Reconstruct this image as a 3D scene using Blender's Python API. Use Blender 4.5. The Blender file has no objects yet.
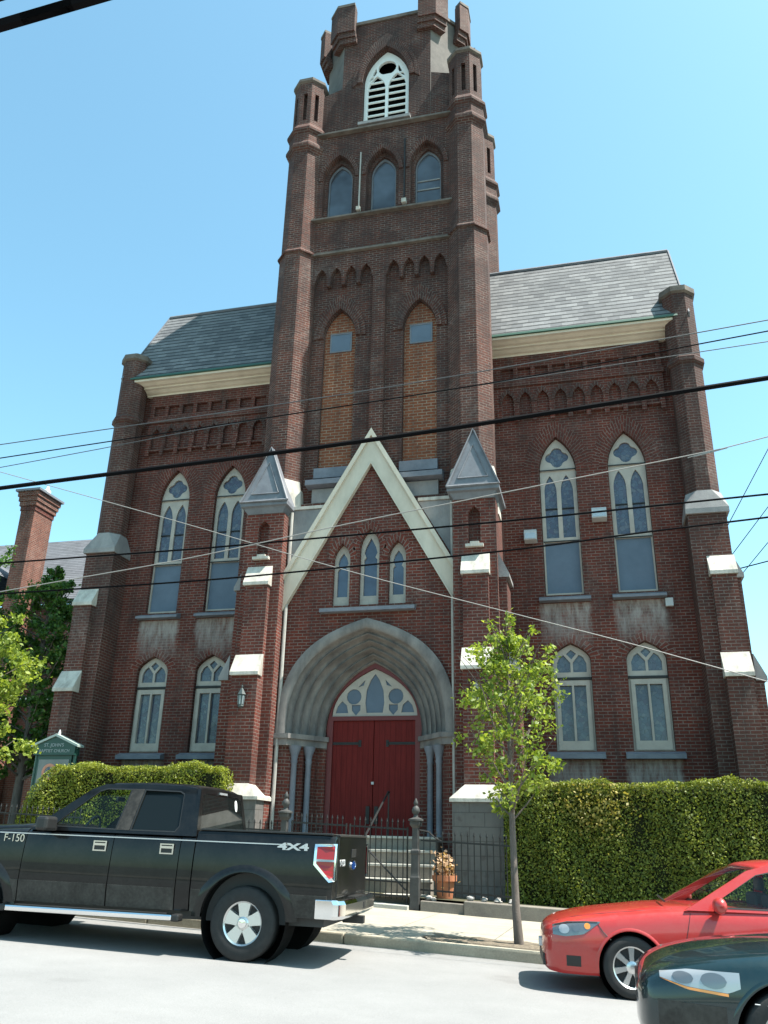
import bpy, bmesh, math, random
import numpy as np
from mathutils import Vector, Matrix
from mathutils.geometry import tessellate_polygon
PI = math.pi
R = math.radians
SC = bpy.context.scene
COL = SC.collection
random.seed(5)
rng = np.random.default_rng(5)

# ------------------------------------------------------------------ materials
def nmat(name):
    m = bpy.data.materials.new(name); m.use_nodes = True
    nt = m.node_tree
    return m, nt, nt.nodes, nt.links, nt.nodes['Principled BSDF']

def mth(nt, op, a, b=None, c=None, clamp=False):
    n = nt.nodes.new('ShaderNodeMath'); n.operation = op; n.use_clamp = clamp
    for i, v in enumerate((a, b, c)):
        if v is None: continue
        if isinstance(v, (int, float)): n.inputs[i].default_value = v
        else: nt.links.new(v, n.inputs[i])
    return n.outputs[0]

def mixc(nt, fac, a, b, typ='MIX'):
    n = nt.nodes.new('ShaderNodeMix'); n.data_type = 'RGBA'; n.blend_type = typ
    for s, v in ((n.inputs[0], fac), (n.inputs[6], a), (n.inputs[7], b)):
        if isinstance(v, (int, float)): s.default_value = v
        elif isinstance(v, tuple): s.default_value = (*v, 1) if len(v) == 3 else v
        else: nt.links.new(v, s)
    return n.outputs[2]

def noise(nt, vec, scale, detail=4, rough=.6, stretch=None):
    if stretch:
        mp = nt.nodes.new('ShaderNodeMapping'); mp.inputs['Scale'].default_value = stretch
        nt.links.new(vec, mp.inputs[0]); vec = mp.outputs[0]
    n = nt.nodes.new('ShaderNodeTexNoise'); n.inputs['Scale'].default_value = scale
    n.inputs['Detail'].default_value = detail; n.inputs['Roughness'].default_value = rough
    nt.links.new(vec, n.inputs['Vector'])
    return n.outputs['Fac']

def ramp(nt, fac, stops):
    n = nt.nodes.new('ShaderNodeValToRGB'); e = n.color_ramp.elements
    while len(e) < len(stops): e.new(.5)
    for el, (p, c) in zip(e, stops):
        el.position = p; el.color = (*c, 1) if isinstance(c, tuple) else (c, c, c, 1)
    nt.links.new(fac, n.inputs[0])
    return n.outputs[0]

def geo_pos(nt):
    return nt.nodes.new('ShaderNodeNewGeometry').outputs['Position']

def bump(nt, h, strength, dist, bsdf):
    b = nt.nodes.new('ShaderNodeBump'); b.inputs['Strength'].default_value = strength; b.inputs['Distance'].default_value = dist
    nt.links.new(h, b.inputs['Height']); nt.links.new(b.outputs[0], bsdf.inputs['Normal'])

def brick_mat(name, c1, c2, mortar, soot=.5, sootc=(.03, .022, .02), bw=.215, bh=.075, mort=.009, stain=False, heightsoot=None, mortdark=.55):
    m, nt, N, L, P = nmat(name)
    uv = N.new('ShaderNodeUVMap').outputs[0]
    pos = geo_pos(nt)
    b = N.new('ShaderNodeTexBrick')
    b.inputs['Scale'].default_value = 1; b.inputs['Brick Width'].default_value = bw; b.inputs['Row Height'].default_value = bh
    b.inputs['Mortar Size'].default_value = mort; b.inputs['Mortar Smooth'].default_value = .2; b.inputs['Bias'].default_value = -.1
    b.inputs['Color1'].default_value = (*c1, 1); b.inputs['Color2'].default_value = (*c2, 1)
    L.new(uv, b.inputs['Vector'])
    n3 = noise(nt, pos, 1.7, 5, .7)
    mc = mixc(nt, ramp(nt, n3, [(.35, 0.0), (.65, 1.0)]), tuple(x * mortdark for x in mortar), mortar)
    L.new(mc, b.inputs['Mortar'])
    col = b.outputs['Color']
    # tone per large patch
    n1 = noise(nt, pos, .45, 4, .65)
    col = mixc(nt, .6, col, ramp(nt, n1, [(.28, (.50, .48, .47)), (.72, (1.22, 1.18, 1.14))]), 'MULTIPLY')
    n2 = noise(nt, pos, 1.1, 6, .75, (1, 1, .45))
    f = ramp(nt, n2, [(.42, 0.0), (.72, 1.0)])
    f = mth(nt, 'MULTIPLY', f, soot)
    if heightsoot:
        sx = N.new('ShaderNodeSeparateXYZ'); L.new(pos, sx.inputs[0])
        g = N.new('ShaderNodeMapRange'); g.inputs[1].default_value = heightsoot[0]; g.inputs[2].default_value = heightsoot[1]
        g.inputs[3].default_value = 0; g.inputs[4].default_value = heightsoot[2]
        L.new(sx.outputs[2], g.inputs[0])
        f = mth(nt, 'ADD', f, g.outputs[0], clamp=True)
    col = mixc(nt, f, col, sootc)
    stn = noise(nt, pos, 2.6, 4, .65, (1.3, 1.3, .1))
    col = mixc(nt, mth(nt, 'MULTIPLY', ramp(nt, stn, [(.5, 0.0), (.72, 1.0)]), .5), col, sootc)
    blm = noise(nt, pos, .8, 6, .7)
    blm2 = noise(nt, pos, 14, 3, .7)
    col = mixc(nt, mth(nt, 'MULTIPLY', mth(nt, 'MULTIPLY', ramp(nt, blm, [(.54, 0.0), (.7, 1.0)]), ramp(nt, blm2, [(.4, 0.0), (.6, 1.0)])), .22), col, (.33, .28, .25))
    # single odd bricks
    wn = N.new('ShaderNodeTexNoise'); wn.inputs['Scale'].default_value = 6; wn.inputs['Detail'].default_value = 1
    L.new(uv, wn.inputs['Vector'])
    col = mixc(nt, mth(nt, 'MULTIPLY', ramp(nt, wn.outputs['Fac'], [(.6, 0.0), (.75, 1.0)]), .35), col, (.05, .03, .028))
    if stain:
        sx = N.new('ShaderNodeSeparateXYZ'); L.new(pos, sx.inputs[0])
        ax = mth(nt, 'ABSOLUTE', sx.outputs[0])
        d = mth(nt, 'ABSOLUTE', mth(nt, 'SUBTRACT', mth(nt, 'ABSOLUTE', mth(nt, 'SUBTRACT', ax, 5.44)), .87))
        wig = noise(nt, pos, 5, 5, .7, (1.6, 1, .35))
        wig2 = noise(nt, pos, 2.2, 4, .6, (1, 1, 1))
        fx = ramp(nt, mth(nt, 'ADD', d, mth(nt, 'MULTIPLY', mth(nt, 'SUBTRACT', wig2, .5), .35)), [(.5, 1.0), (.64, 0.0)])
        z = sx.outputs[2]
        def band(lo, lo2, hi):
            a = N.new('ShaderNodeMapRange'); a.inputs[1].default_value = lo; a.inputs[2].default_value = lo2
            L.new(mth(nt, 'ADD', z, mth(nt, 'MULTIPLY', mth(nt, 'SUBTRACT', wig2, .5), .9)), a.inputs[0])
            return mth(nt, 'MULTIPLY', a.outputs[0], mth(nt, 'LESS_THAN', z, hi))
        zz = mth(nt, 'MAXIMUM', band(5.7, 6.5, 6.80), mth(nt, 'MULTIPLY', band(1.6, 2.3, 3.15), .8))
        st = mth(nt, 'MULTIPLY', mth(nt, 'MULTIPLY', fx, zz), ramp(nt, wig, [(.32, .1), (.6, .85)]))
        col = mixc(nt, st, col, (.34, .31, .29))
    L.new(col, P.inputs['Base Color'])
    P.inputs['Roughness'].default_value = .88
    P.inputs['Specular IOR Level'].default_value = .25
    hn = noise(nt, pos, 60, 3, .6)
    bump(nt, mth(nt, 'ADD', mth(nt, 'MULTIPLY', b.outputs['Fac'], -1), mth(nt, 'MULTIPLY', hn, .6)), .55, .012, P)
    return m

def rough_mat(name, c, c2=None, scale=3, rough=.85, bstr=.3, bscale=40, spec=.3, detail=6, stretch=None, lo=.3, hi=.7, metal=0):
    m, nt, N, L, P = nmat(name)
    pos = geo_pos(nt)
    n = noise(nt, pos, scale, detail, .7, stretch)
    c2 = c2 or tuple(x * .6 for x in c)
    L.new(ramp(nt, n, [(lo, c2), (hi, c)]), P.inputs['Base Color'])
    P.inputs['Roughness'].default_value = rough; P.inputs['Specular IOR Level'].default_value = spec; P.inputs['Metallic'].default_value = metal
    if bstr: bump(nt, noise(nt, pos, bscale, 4, .6), bstr, .01, P)
    return m

def plain(name, c, rough=.5, metal=0, spec=.5, coat=0):
    m, nt, N, L, P = nmat(name)
    P.inputs['Base Color'].default_value = (*c, 1); P.inputs['Roughness'].default_value = rough
    P.inputs['Metallic'].default_value = metal; P.inputs['Specular IOR Level'].default_value = spec
    P.inputs['Coat Weight'].default_value = coat; P.inputs['Coat Roughness'].default_value = .04
    return m

def paint_mat(name, c, rough=.35, dust=(.3, .28, .25), dustamt=.12, metal=.0, coat=.8, spec=.35):
    m, nt, N, L, P = nmat(name)
    tc = N.new('ShaderNodeTexCoord').outputs['Object']
    n = noise(nt, tc, 2.5, 6, .75)
    n2 = noise(nt, tc, 30, 3, .6)
    f = mth(nt, 'MULTIPLY', ramp(nt, mth(nt, 'ADD', mth(nt, 'MULTIPLY', n, .7), mth(nt, 'MULTIPLY', n2, .3)), [(.4, 0.0), (.75, 1.0)]), dustamt)
    L.new(mixc(nt, f, c, dust), P.inputs['Base Color'])
    P.inputs['Metallic'].default_value = metal
    r = mth(nt, 'ADD', mth(nt, 'MULTIPLY', f, 1.2), rough)
    L.new(r, P.inputs['Roughness'])
    P.inputs['Coat Weight'].default_value = coat; P.inputs['Specular IOR Level'].default_value = spec
    L.new(mth(nt, 'ADD', mth(nt, 'MULTIPLY', f, .6), .03), P.inputs['Coat Roughness'])
    return m

def glass_mat(name, c, rough=.08, nscale=1.2, c2=None):
    m, nt, N, L, P = nmat(name)
    pos = geo_pos(nt)
    n = noise(nt, pos, nscale, 3, .6)
    L.new(ramp(nt, n, [(.35, c2 or tuple(x * .6 for x in c)), (.65, c)]), P.inputs['Base Color'])
    P.inputs['Roughness'].default_value = rough; P.inputs['Specular IOR Level'].default_value = .6
    bump(nt, noise(nt, pos, 2.2, 2, .5), .12, .02, P)
    return m

def clear_glass(name, tint=(.90, .95, .92), refl=.0):
    m, nt, N, L, P = nmat(name)
    out = N['Material Output']
    t = N.new('ShaderNodeBsdfTransparent'); t.inputs[0].default_value = (*tint, 1)
    g = N.new('ShaderNodeBsdfGlossy'); g.inputs['Roughness'].default_value = .02; g.inputs[0].default_value = (.9, .95, 1, 1)
    fr = N.new('ShaderNodeFresnel'); fr.inputs[0].default_value = 1.32
    mx = N.new('ShaderNodeMixShader')
    gb = N.new('ShaderNodeNewGeometry'); L.new(mth(nt, 'MULTIPLY', fr.outputs[0], mth(nt, 'SUBTRACT', 1.0, gb.outputs['Backfacing']), clamp=True), mx.inputs[0]); L.new(t.outputs[0], mx.inputs[1]); L.new(g.outputs[0], mx.inputs[2])
    L.new(mx.outputs[0], out.inputs['Surface'])
    return m

def leaf_mat(name, stops, trans=.35, rough=.5):
    m, nt, N, L, P = nmat(name)
    out = N['Material Output']
    g = N.new('ShaderNodeNewGeometry')
    pos = g.outputs['Position']
    n = noise(nt, pos, 1.3, 3, .6)
    f = mth(nt, 'ADD', mth(nt, 'MULTIPLY', g.outputs['Random Per Island'], .65), mth(nt, 'MULTIPLY', n, .35))
    c = ramp(nt, f, stops)
    L.new(c, P.inputs['Base Color']); P.inputs['Roughness'].default_value = rough; P.inputs['Specular IOR Level'].default_value = .35
    t = N.new('ShaderNodeBsdfTranslucent')
    L.new(mixc(nt, 1.0, c, (1.35, 1.35, .6), 'MULTIPLY'), t.inputs[0])
    mx = N.new('ShaderNodeMixShader'); mx.inputs[0].default_value = trans
    L.new(P.outputs[0], mx.inputs[1]); L.new(t.outputs[0], mx.inputs[2]); L.new(mx.outputs[0], out.inputs['Surface'])
    return m

def slate_mat(name, a, b, c, bw=.3, bh=.23):
    m, nt, N, L, P = nmat(name)
    uv = N.new('ShaderNodeUVMap').outputs[0]
    br = N.new('ShaderNodeTexBrick')
    br.inputs['Scale'].default_value = 1; br.inputs['Brick Width'].default_value = bw; br.inputs['Row Height'].default_value = bh
    br.inputs['Mortar Size'].default_value = .003; br.inputs['Bias'].default_value = -.15
    br.inputs['Color1'].default_value = (*a, 1); br.inputs['Color2'].default_value = (*b, 1); br.inputs['Mortar'].default_value = (*b, 1)
    L.new(uv, br.inputs['Vector'])
    pos = geo_pos(nt)
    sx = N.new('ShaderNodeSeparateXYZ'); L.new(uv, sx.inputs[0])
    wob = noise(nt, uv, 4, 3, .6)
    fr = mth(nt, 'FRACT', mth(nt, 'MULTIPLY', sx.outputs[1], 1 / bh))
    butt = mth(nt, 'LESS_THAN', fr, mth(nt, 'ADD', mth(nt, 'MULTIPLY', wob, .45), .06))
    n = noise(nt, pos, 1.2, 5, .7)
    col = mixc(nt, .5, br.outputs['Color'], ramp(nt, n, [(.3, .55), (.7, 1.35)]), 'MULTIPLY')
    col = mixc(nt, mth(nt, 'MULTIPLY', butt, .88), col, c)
    L.new(col, P.inputs['Base Color']); P.inputs['Roughness'].default_value = .8; P.inputs['Specular IOR Level'].default_value = .2
    bump(nt, mth(nt, 'MULTIPLY', fr, -1), .7, .02, P)
    return m

M = {}
M['brick'] = brick_mat('red_brick', (.150, .034, .022), (.092, .024, .018), (.24, .18, .155), soot=.6, stain=True, heightsoot=(9.0, 14.0, .18))
M['brick_tower'] = brick_mat('sooty_brick', (.116, .037, .0245), (.056, .0225, .018), (.25, .205, .18), soot=.82, sootc=(.037, .0245, .023), heightsoot=(8, 22, .14), mortdark=.35)
M['brick_pier'] = brick_mat('pier_brick', (.118, .038, .027), (.078, .028, .022), (.22, .175, .155), soot=.65, sootc=(.032, .025, .023), heightsoot=(6, 13, .3))
M['brick_fill'] = brick_mat('orange_infill_brick', (.235, .074, .034), (.172, .052, .026), (.34, .255, .19), soot=.25, bw=.24, bh=.088, mort=.011)
M['brick_house'] = brick_mat('pale_red_brick', (.21, .075, .05), (.14, .05, .036), (.30, .24, .20), soot=.5)
M['brick_dark'] = brick_mat('dark_red_brick', (.13, .028, .020), (.10, .023, .018), (.2, .13, .1), soot=.5)
M['stone'] = rough_mat('grey_stone', (.30, .29, .28), (.16, .155, .16), 1.6, .85, .35, 30, stretch=(1, 1, .6))
M['archstone'] = rough_mat('arch_stone', (.245, .222, .205), (.095, .088, .087), 2.4, .8, .35, 25, stretch=(1, 1, .5))
M['bluestone'] = rough_mat('blue_stone', (.19, .20, .23), (.11, .12, .145), 2.0, .7, .25, 30)
M['pale'] = rough_mat('pale_stone', (.50, .47, .415), (.24, .22, .195), 3.2, .85, .35, 30, stretch=(1.4, 1.4, .5), lo=.25, hi=.6)
M['cream'] = rough_mat('cream_paint', (.68, .60, .49), (.54, .47, .38), 2.0, .6, .08, 20)
M['creamw'] = rough_mat('cream_trim', (.42, .375, .325), (.32, .28, .245), 3.0, .6, .05, 20)
M['gable'] = rough_mat('pale_cream_paint', (.60, .53, .435), (.44, .385, .31), 1.5, .6, .08, 20, stretch=(1, 1, .4))
M['white'] = plain('white_paint', (.7, .7, .67), .55)
M['green_trim'] = plain('green_gutter', (.02, .075, .05), .5)
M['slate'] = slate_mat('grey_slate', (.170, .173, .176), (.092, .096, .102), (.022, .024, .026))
M['ashlar'] = brick_mat('ashlar_blocks', (.155, .148, .14), (.125, .12, .115), (.10, .095, .09), soot=.45, sootc=(.065, .06, .058), bw=.62, bh=.27, mort=.009, mortdark=.8)
M['slate_house'] = slate_mat('house_shingle', (.13, .135, .15), (.10, .105, .115), (.05, .05, .055), .4, .16)
M['glass'] = glass_mat('leaded_glass', (.075, .10, .15), .12, 1.3, (.035, .04, .07))
M['glass_up'] = glass_mat('tower_glass', (.10, .12, .15), .15, .7, (.03, .03, .035))
def leaded():
    m, nt, N, L, P = nmat('leaded_stained_glass')
    uv = N.new('ShaderNodeUVMap').outputs[0]; pos = geo_pos(nt)
    v = N.new('ShaderNodeTexVoronoi'); v.inputs['Scale'].default_value = 11; L.new(uv, v.inputs['Vector'])
    sx = N.new('ShaderNodeSeparateXYZ'); L.new(v.outputs['Color'], sx.inputs[0])
    c = ramp(nt, sx.outputs[0], [(0.0, (.055, .07, .105)), (.3, (.075, .095, .13)), (.55, (.068, .066, .10)), (.8, (.085, .11, .14)), (.95, (.11, .12, .14))])
    n = noise(nt, pos, .9, 3, .6)
    c = mixc(nt, .6, c, ramp(nt, n, [(.3, (.55, .5, .6)), (.7, (1.25, 1.25, 1.2))]), 'MULTIPLY')
    e = N.new('ShaderNodeTexVoronoi'); e.feature = 'DISTANCE_TO_EDGE'; e.inputs['Scale'].default_value = 11; L.new(uv, e.inputs['Vector'])
    lead = mth(nt, 'LESS_THAN', e.outputs['Distance'], .03)
    c = mixc(nt, mth(nt, 'MULTIPLY', lead, .6), c, (.02, .02, .025))
    L.new(c, P.inputs['Base Color']); P.inputs['Roughness'].default_value = .14
    bump(nt, n, .15, .02, P)
    return m
M['stained'] = leaded()
M['panel'] = rough_mat('blue_grey_board', (.115, .15, .20), (.085, .115, .155), 1.5, .6, .05, 20)
M['void'] = plain('dark_void', (.006, .006, .006), .9, spec=.1)
M['lead'] = rough_mat('weathered_lead', (.17, .18, .20), (.11, .115, .13), 3, .6, .15, 20)
def plank_mat():
    m, nt, N, L, P = nmat('red_planks')
    pos = geo_pos(nt)
    sx = N.new('ShaderNodeSeparateXYZ'); L.new(pos, sx.inputs[0])
    fr = mth(nt, 'FRACT', mth(nt, 'MULTIPLY', sx.outputs[0], 1 / .13))
    groove = mth(nt, 'LESS_THAN', fr, .08)
    n = noise(nt, pos, 3, 5, .7, (4, 1, .5))
    c = ramp(nt, n, [(.3, (.095, .010, .009)), (.7, (.145, .016, .014))])
    L.new(mixc(nt, mth(nt, 'MULTIPLY', groove, .7), c, (.06, .006, .006)), P.inputs['Base Color'])
    P.inputs['Roughness'].default_value = .6; P.inputs['Specular IOR Level'].default_value = .12
    bump(nt, mth(nt, 'MULTIPLY', groove, -1), .6, .008, P)
    return m
M['red'] = plank_mat()
M['redframe'] = plain('red_frame_paint', (.11, .009, .009), .5)
M['iron'] = rough_mat('black_iron', (.022, .022, .022), (.012, .012, .012), 8, .5, .1, 40)
M['irongrey'] = rough_mat('grey_iron', (.065, .065, .062), (.03, .03, .03), 5, .6, .1, 40)
M['pipe'] = rough_mat('pale_downpipe', (.42, .40, .36), (.28, .26, .24), 2, .6, .05, 40)
M['rubber'] = rough_mat('tyre_rubber', (.030, .030, .030), (.018, .018, .018), 10, .75, .1, 60)
M['alloy'] = plain('alloy', (.62, .62, .62), .28, .9)
M['chrome'] = plain('chrome', (.8, .8, .8), .08, 1)
M['plastic'] = plain('black_plastic', (.012, .012, .012), .5)
M['cladding'] = paint_mat('charcoal_lower_paint', (.022, .020, .018), .45, dustamt=.2, coat=.0, spec=.25)
M['black'] = paint_mat('black_paint', (.0025, .0028, .0032), .3, dustamt=.035, coat=.42, spec=.2)
M['redpaint'] = paint_mat('red_paint', (.40, .024, .021), .32, dustamt=.08)
M['greenpaint'] = paint_mat('dark_green_paint', (.002, .016, .020), .25, dustamt=.03, metal=.1)
M['lantern'] = plain('lantern_metal', (.035, .05, .05), .5)
M['lanternglass'] = plain('lantern_glass', (.22, .26, .28), .2)
M['render'] = rough_mat('cement_render', (.16, .143, .128), (.09, .082, .075), 2.0, .9, .3, 25)
M['carglass'] = clear_glass('car_glass')
M['tint'] = plain('tinted_glass', (.006, .008, .008), .03, spec=.3)
M['cardark'] = plain('car_interior', (.045, .045, .045), .8)
M['redlamp'] = plain('red_lamp', (.26, .006, .009), .2, coat=.3)
M['amber'] = plain('amber_lens', (.75, .25, .03), .15, coat=1)
M['lens'] = plain('lamp_reflector', (.36, .37, .38), .22, .35, coat=.6)
M['lensdark'] = plain('smoked_lamp', (.14, .15, .16), .1, .4, coat=1)
M['decal'] = plain('silver_decal', (.5, .5, .5), .4, .3)
M['signtext'] = plain('sign_lettering', (.30, .33, .33), .6)
M['signroof'] = plain('sign_roof', (.30, .36, .33), .5)
M['blueoval'] = plain('blue_emblem', (.01, .05, .22), .2, coat=1)
M['cable'] = plain('cable_black', (.004, .004, .005), .8, spec=.06)
M['cablegrey'] = plain('cable_grey', (.22, .215, .205), .6)
M['cablemid'] = plain('cable_mid', (.05, .055, .06), .5)
M['sootstone'] = rough_mat('sooty_stone', (.17, .145, .125), (.07, .058, .05), 2.5, .85, .3, 30)
M['bark'] = rough_mat('bark', (.17, .14, .12), (.08, .065, .055), 12, .9, .5, 40, stretch=(1, 1, .3))
M['leaf_tree'] = leaf_mat('spring_leaves', [(.2, (.09, .14, .018)), (.5, (.18, .24, .032)), (.85, (.33, .385, .08))], .42)
M['leaf_dark'] = leaf_mat('dark_leaves', [(.2, (.03, .08, .016)), (.5, (.06, .14, .026)), (.85, (.12, .21, .045))], .35)
M['leaf_hedge'] = leaf_mat('hedge_leaves', [(.15, (.085, .115, .015)), (.5, (.20, .235, .03)), (.88, (.37, .39, .07))], .38)
M['leaf_hedge_b'] = leaf_mat('dull_hedge_leaves', [(.15, (.055, .08, .013)), (.5, (.145, .175, .026)), (.88, (.31, .33, .058))], .35)
M['leaf_yellow'] = leaf_mat('yellow_leaves', [(.2, (.16, .16, .03)), (.8, (.33, .27, .07))], .3)
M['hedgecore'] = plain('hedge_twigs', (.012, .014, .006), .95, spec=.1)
M['terracotta'] = rough_mat('terracotta', (.42, .17, .085), (.32, .12, .06), 6, .8, .1, 30)
M['dry'] = leaf_mat('dry_leaves', [(.2, (.30, .18, .10)), (.8, (.62, .45, .32))], .3)
M['rock'] = rough_mat('pale_rock', (.45, .43, .40), (.22, .21, .20), 9, .9, .5, 25)
M['signgreen'] = plain('sign_green', (.010, .055, .042), .4)
M['signpane'] = glass_mat('sign_pane', (.16, .16, .17), .12, 1.5, (.09, .09, .10))
M['signlogo'] = plain('sign_emblem', (.55, .22, .14), .5)
M['signblue'] = plain('sign_emblem_blue', (.03, .05, .14), .5)
M['boxgrey'] = plain('grey_metal_box', (.42, .43, .43), .5)

def concrete(name, a, b, joints=True):
    m, nt, N, L, P = nmat(name)
    pos = geo_pos(nt)
    n = noise(nt, pos, 1.3, 6, .75); n2 = noise(nt, pos, 45, 3, .6)
    c = ramp(nt, n, [(.3, b), (.7, a)])
    c = mixc(nt, .35, c, ramp(nt, n2, [(.3, .6), (.7, 1.3)]), 'MULTIPLY')
    if joints:
        uv = N.new('ShaderNodeUVMap').outputs[0]
        sx = N.new('ShaderNodeSeparateXYZ'); L.new(uv, sx.inputs[0])
        j1 = mth(nt, 'LESS_THAN', mth(nt, 'FRACT', mth(nt, 'MULTIPLY', sx.outputs[0], 1 / 1.5)), .012)
        j2 = mth(nt, 'LESS_THAN', mth(nt, 'FRACT', mth(nt, 'MULTIPLY', sx.outputs[1], 1 / 1.5)), .012)
        c = mixc(nt, mth(nt, 'MULTIPLY', mth(nt, 'MAXIMUM', j1, j2), .8), c, (.09, .08, .07))
    L.new(c, P.inputs['Base Color']); P.inputs['Roughness'].default_value = .9
    bump(nt, n2, .25, .006, P)
    return m
M['pavement'] = concrete('pavement_concrete', (.33, .298, .24), (.25, .223, .178))
M['kerb'] = concrete('kerb_concrete', (.38, .335, .255), (.24, .21, .16), False)
M['steps'] = concrete('step_stone', (.46, .44, .38), (.30, .29, .26), False)
M['lowwall'] = concrete('low_wall_concrete', (.24, .21, .17), (.13, .115, .10), False)
def road_mat():
    m, nt, N, L, P = nmat('worn_asphalt')
    pos = geo_pos(nt)
    n = noise(nt, pos, .6, 6, .7); n2 = noise(nt, pos, 90, 3, .7); n3 = noise(nt, pos, 2.0, 5, .7, (.25, 1, 1))
    c = ramp(nt, n, [(.3, (.162, .161, .159)), (.7, (.205, .203, .20))])
    c = mixc(nt, .4, c, ramp(nt, n2, [(.3, .55), (.7, 1.35)]), 'MULTIPLY')
    c = mixc(nt, mth(nt, 'MULTIPLY', ramp(nt, n3, [(.55, 0.0), (.8, 1.0)]), .35), c, (.17, .165, .16))
    sx = N.new('ShaderNodeSeparateXYZ'); L.new(pos, sx.inputs[0])
    g = N.new('ShaderNodeMapRange'); g.inputs[1].default_value = -8.9; g.inputs[2].default_value = -7.95; L.new(sx.outputs[1], g.inputs[0])
    grit = mth(nt, 'MULTIPLY', mth(nt, 'MULTIPLY', g.outputs[0], ramp(nt, noise(nt, pos, 9, 5, .8), [(.4, 0.0), (.65, 1.0)])), .55)
    c = mixc(nt, grit, c, (.11, .10, .085))
    v = N.new('ShaderNodeTexVoronoi'); v.inputs['Scale'].default_value = 140; L.new(pos, v.inputs['Vector'])
    c = mixc(nt, .35, c, ramp(nt, v.outputs['Distance'], [(.1, .65), (.6, 1.3)]), 'MULTIPLY')
    oil = ramp(nt, noise(nt, pos, 1.1, 3, .5), [(.66, 0.0), (.74, 1.0)])
    c = mixc(nt, mth(nt, 'MULTIPLY', oil, .3), c, (.10, .098, .095))
    L.new(c, P.inputs['Base Color']); P.inputs['Roughness'].default_value = .85
    bump(nt, n2, .3, .008, P)
    return m
M['road'] = road_mat()
M['yard'] = rough_mat('yard_soil', (.09, .085, .05), (.05, .05, .03), 2, .95, .5, 30)
M['land'] = rough_mat('town_ground', (.14, .14, .12), (.09, .09, .08), .2, .95, .2, 5)
M['mulch'] = rough_mat('mulch', (.20, .165, .12), (.075, .06, .045), 25, .95, .8, 50)

# ------------------------------------------------------------------ mesh builder
# the church is dimensioned in survey units; K turns them into metres about eye height
K = 1 / 1.2
def XF(v): return (v[0] * K, v[1] * K, (v[2] - 1.3) * K + 1.3)

def wloc(o):
    l = Vector((0, 0, 0))
    while o is not None:
        l += o.location; o = o.parent
    return l

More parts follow.
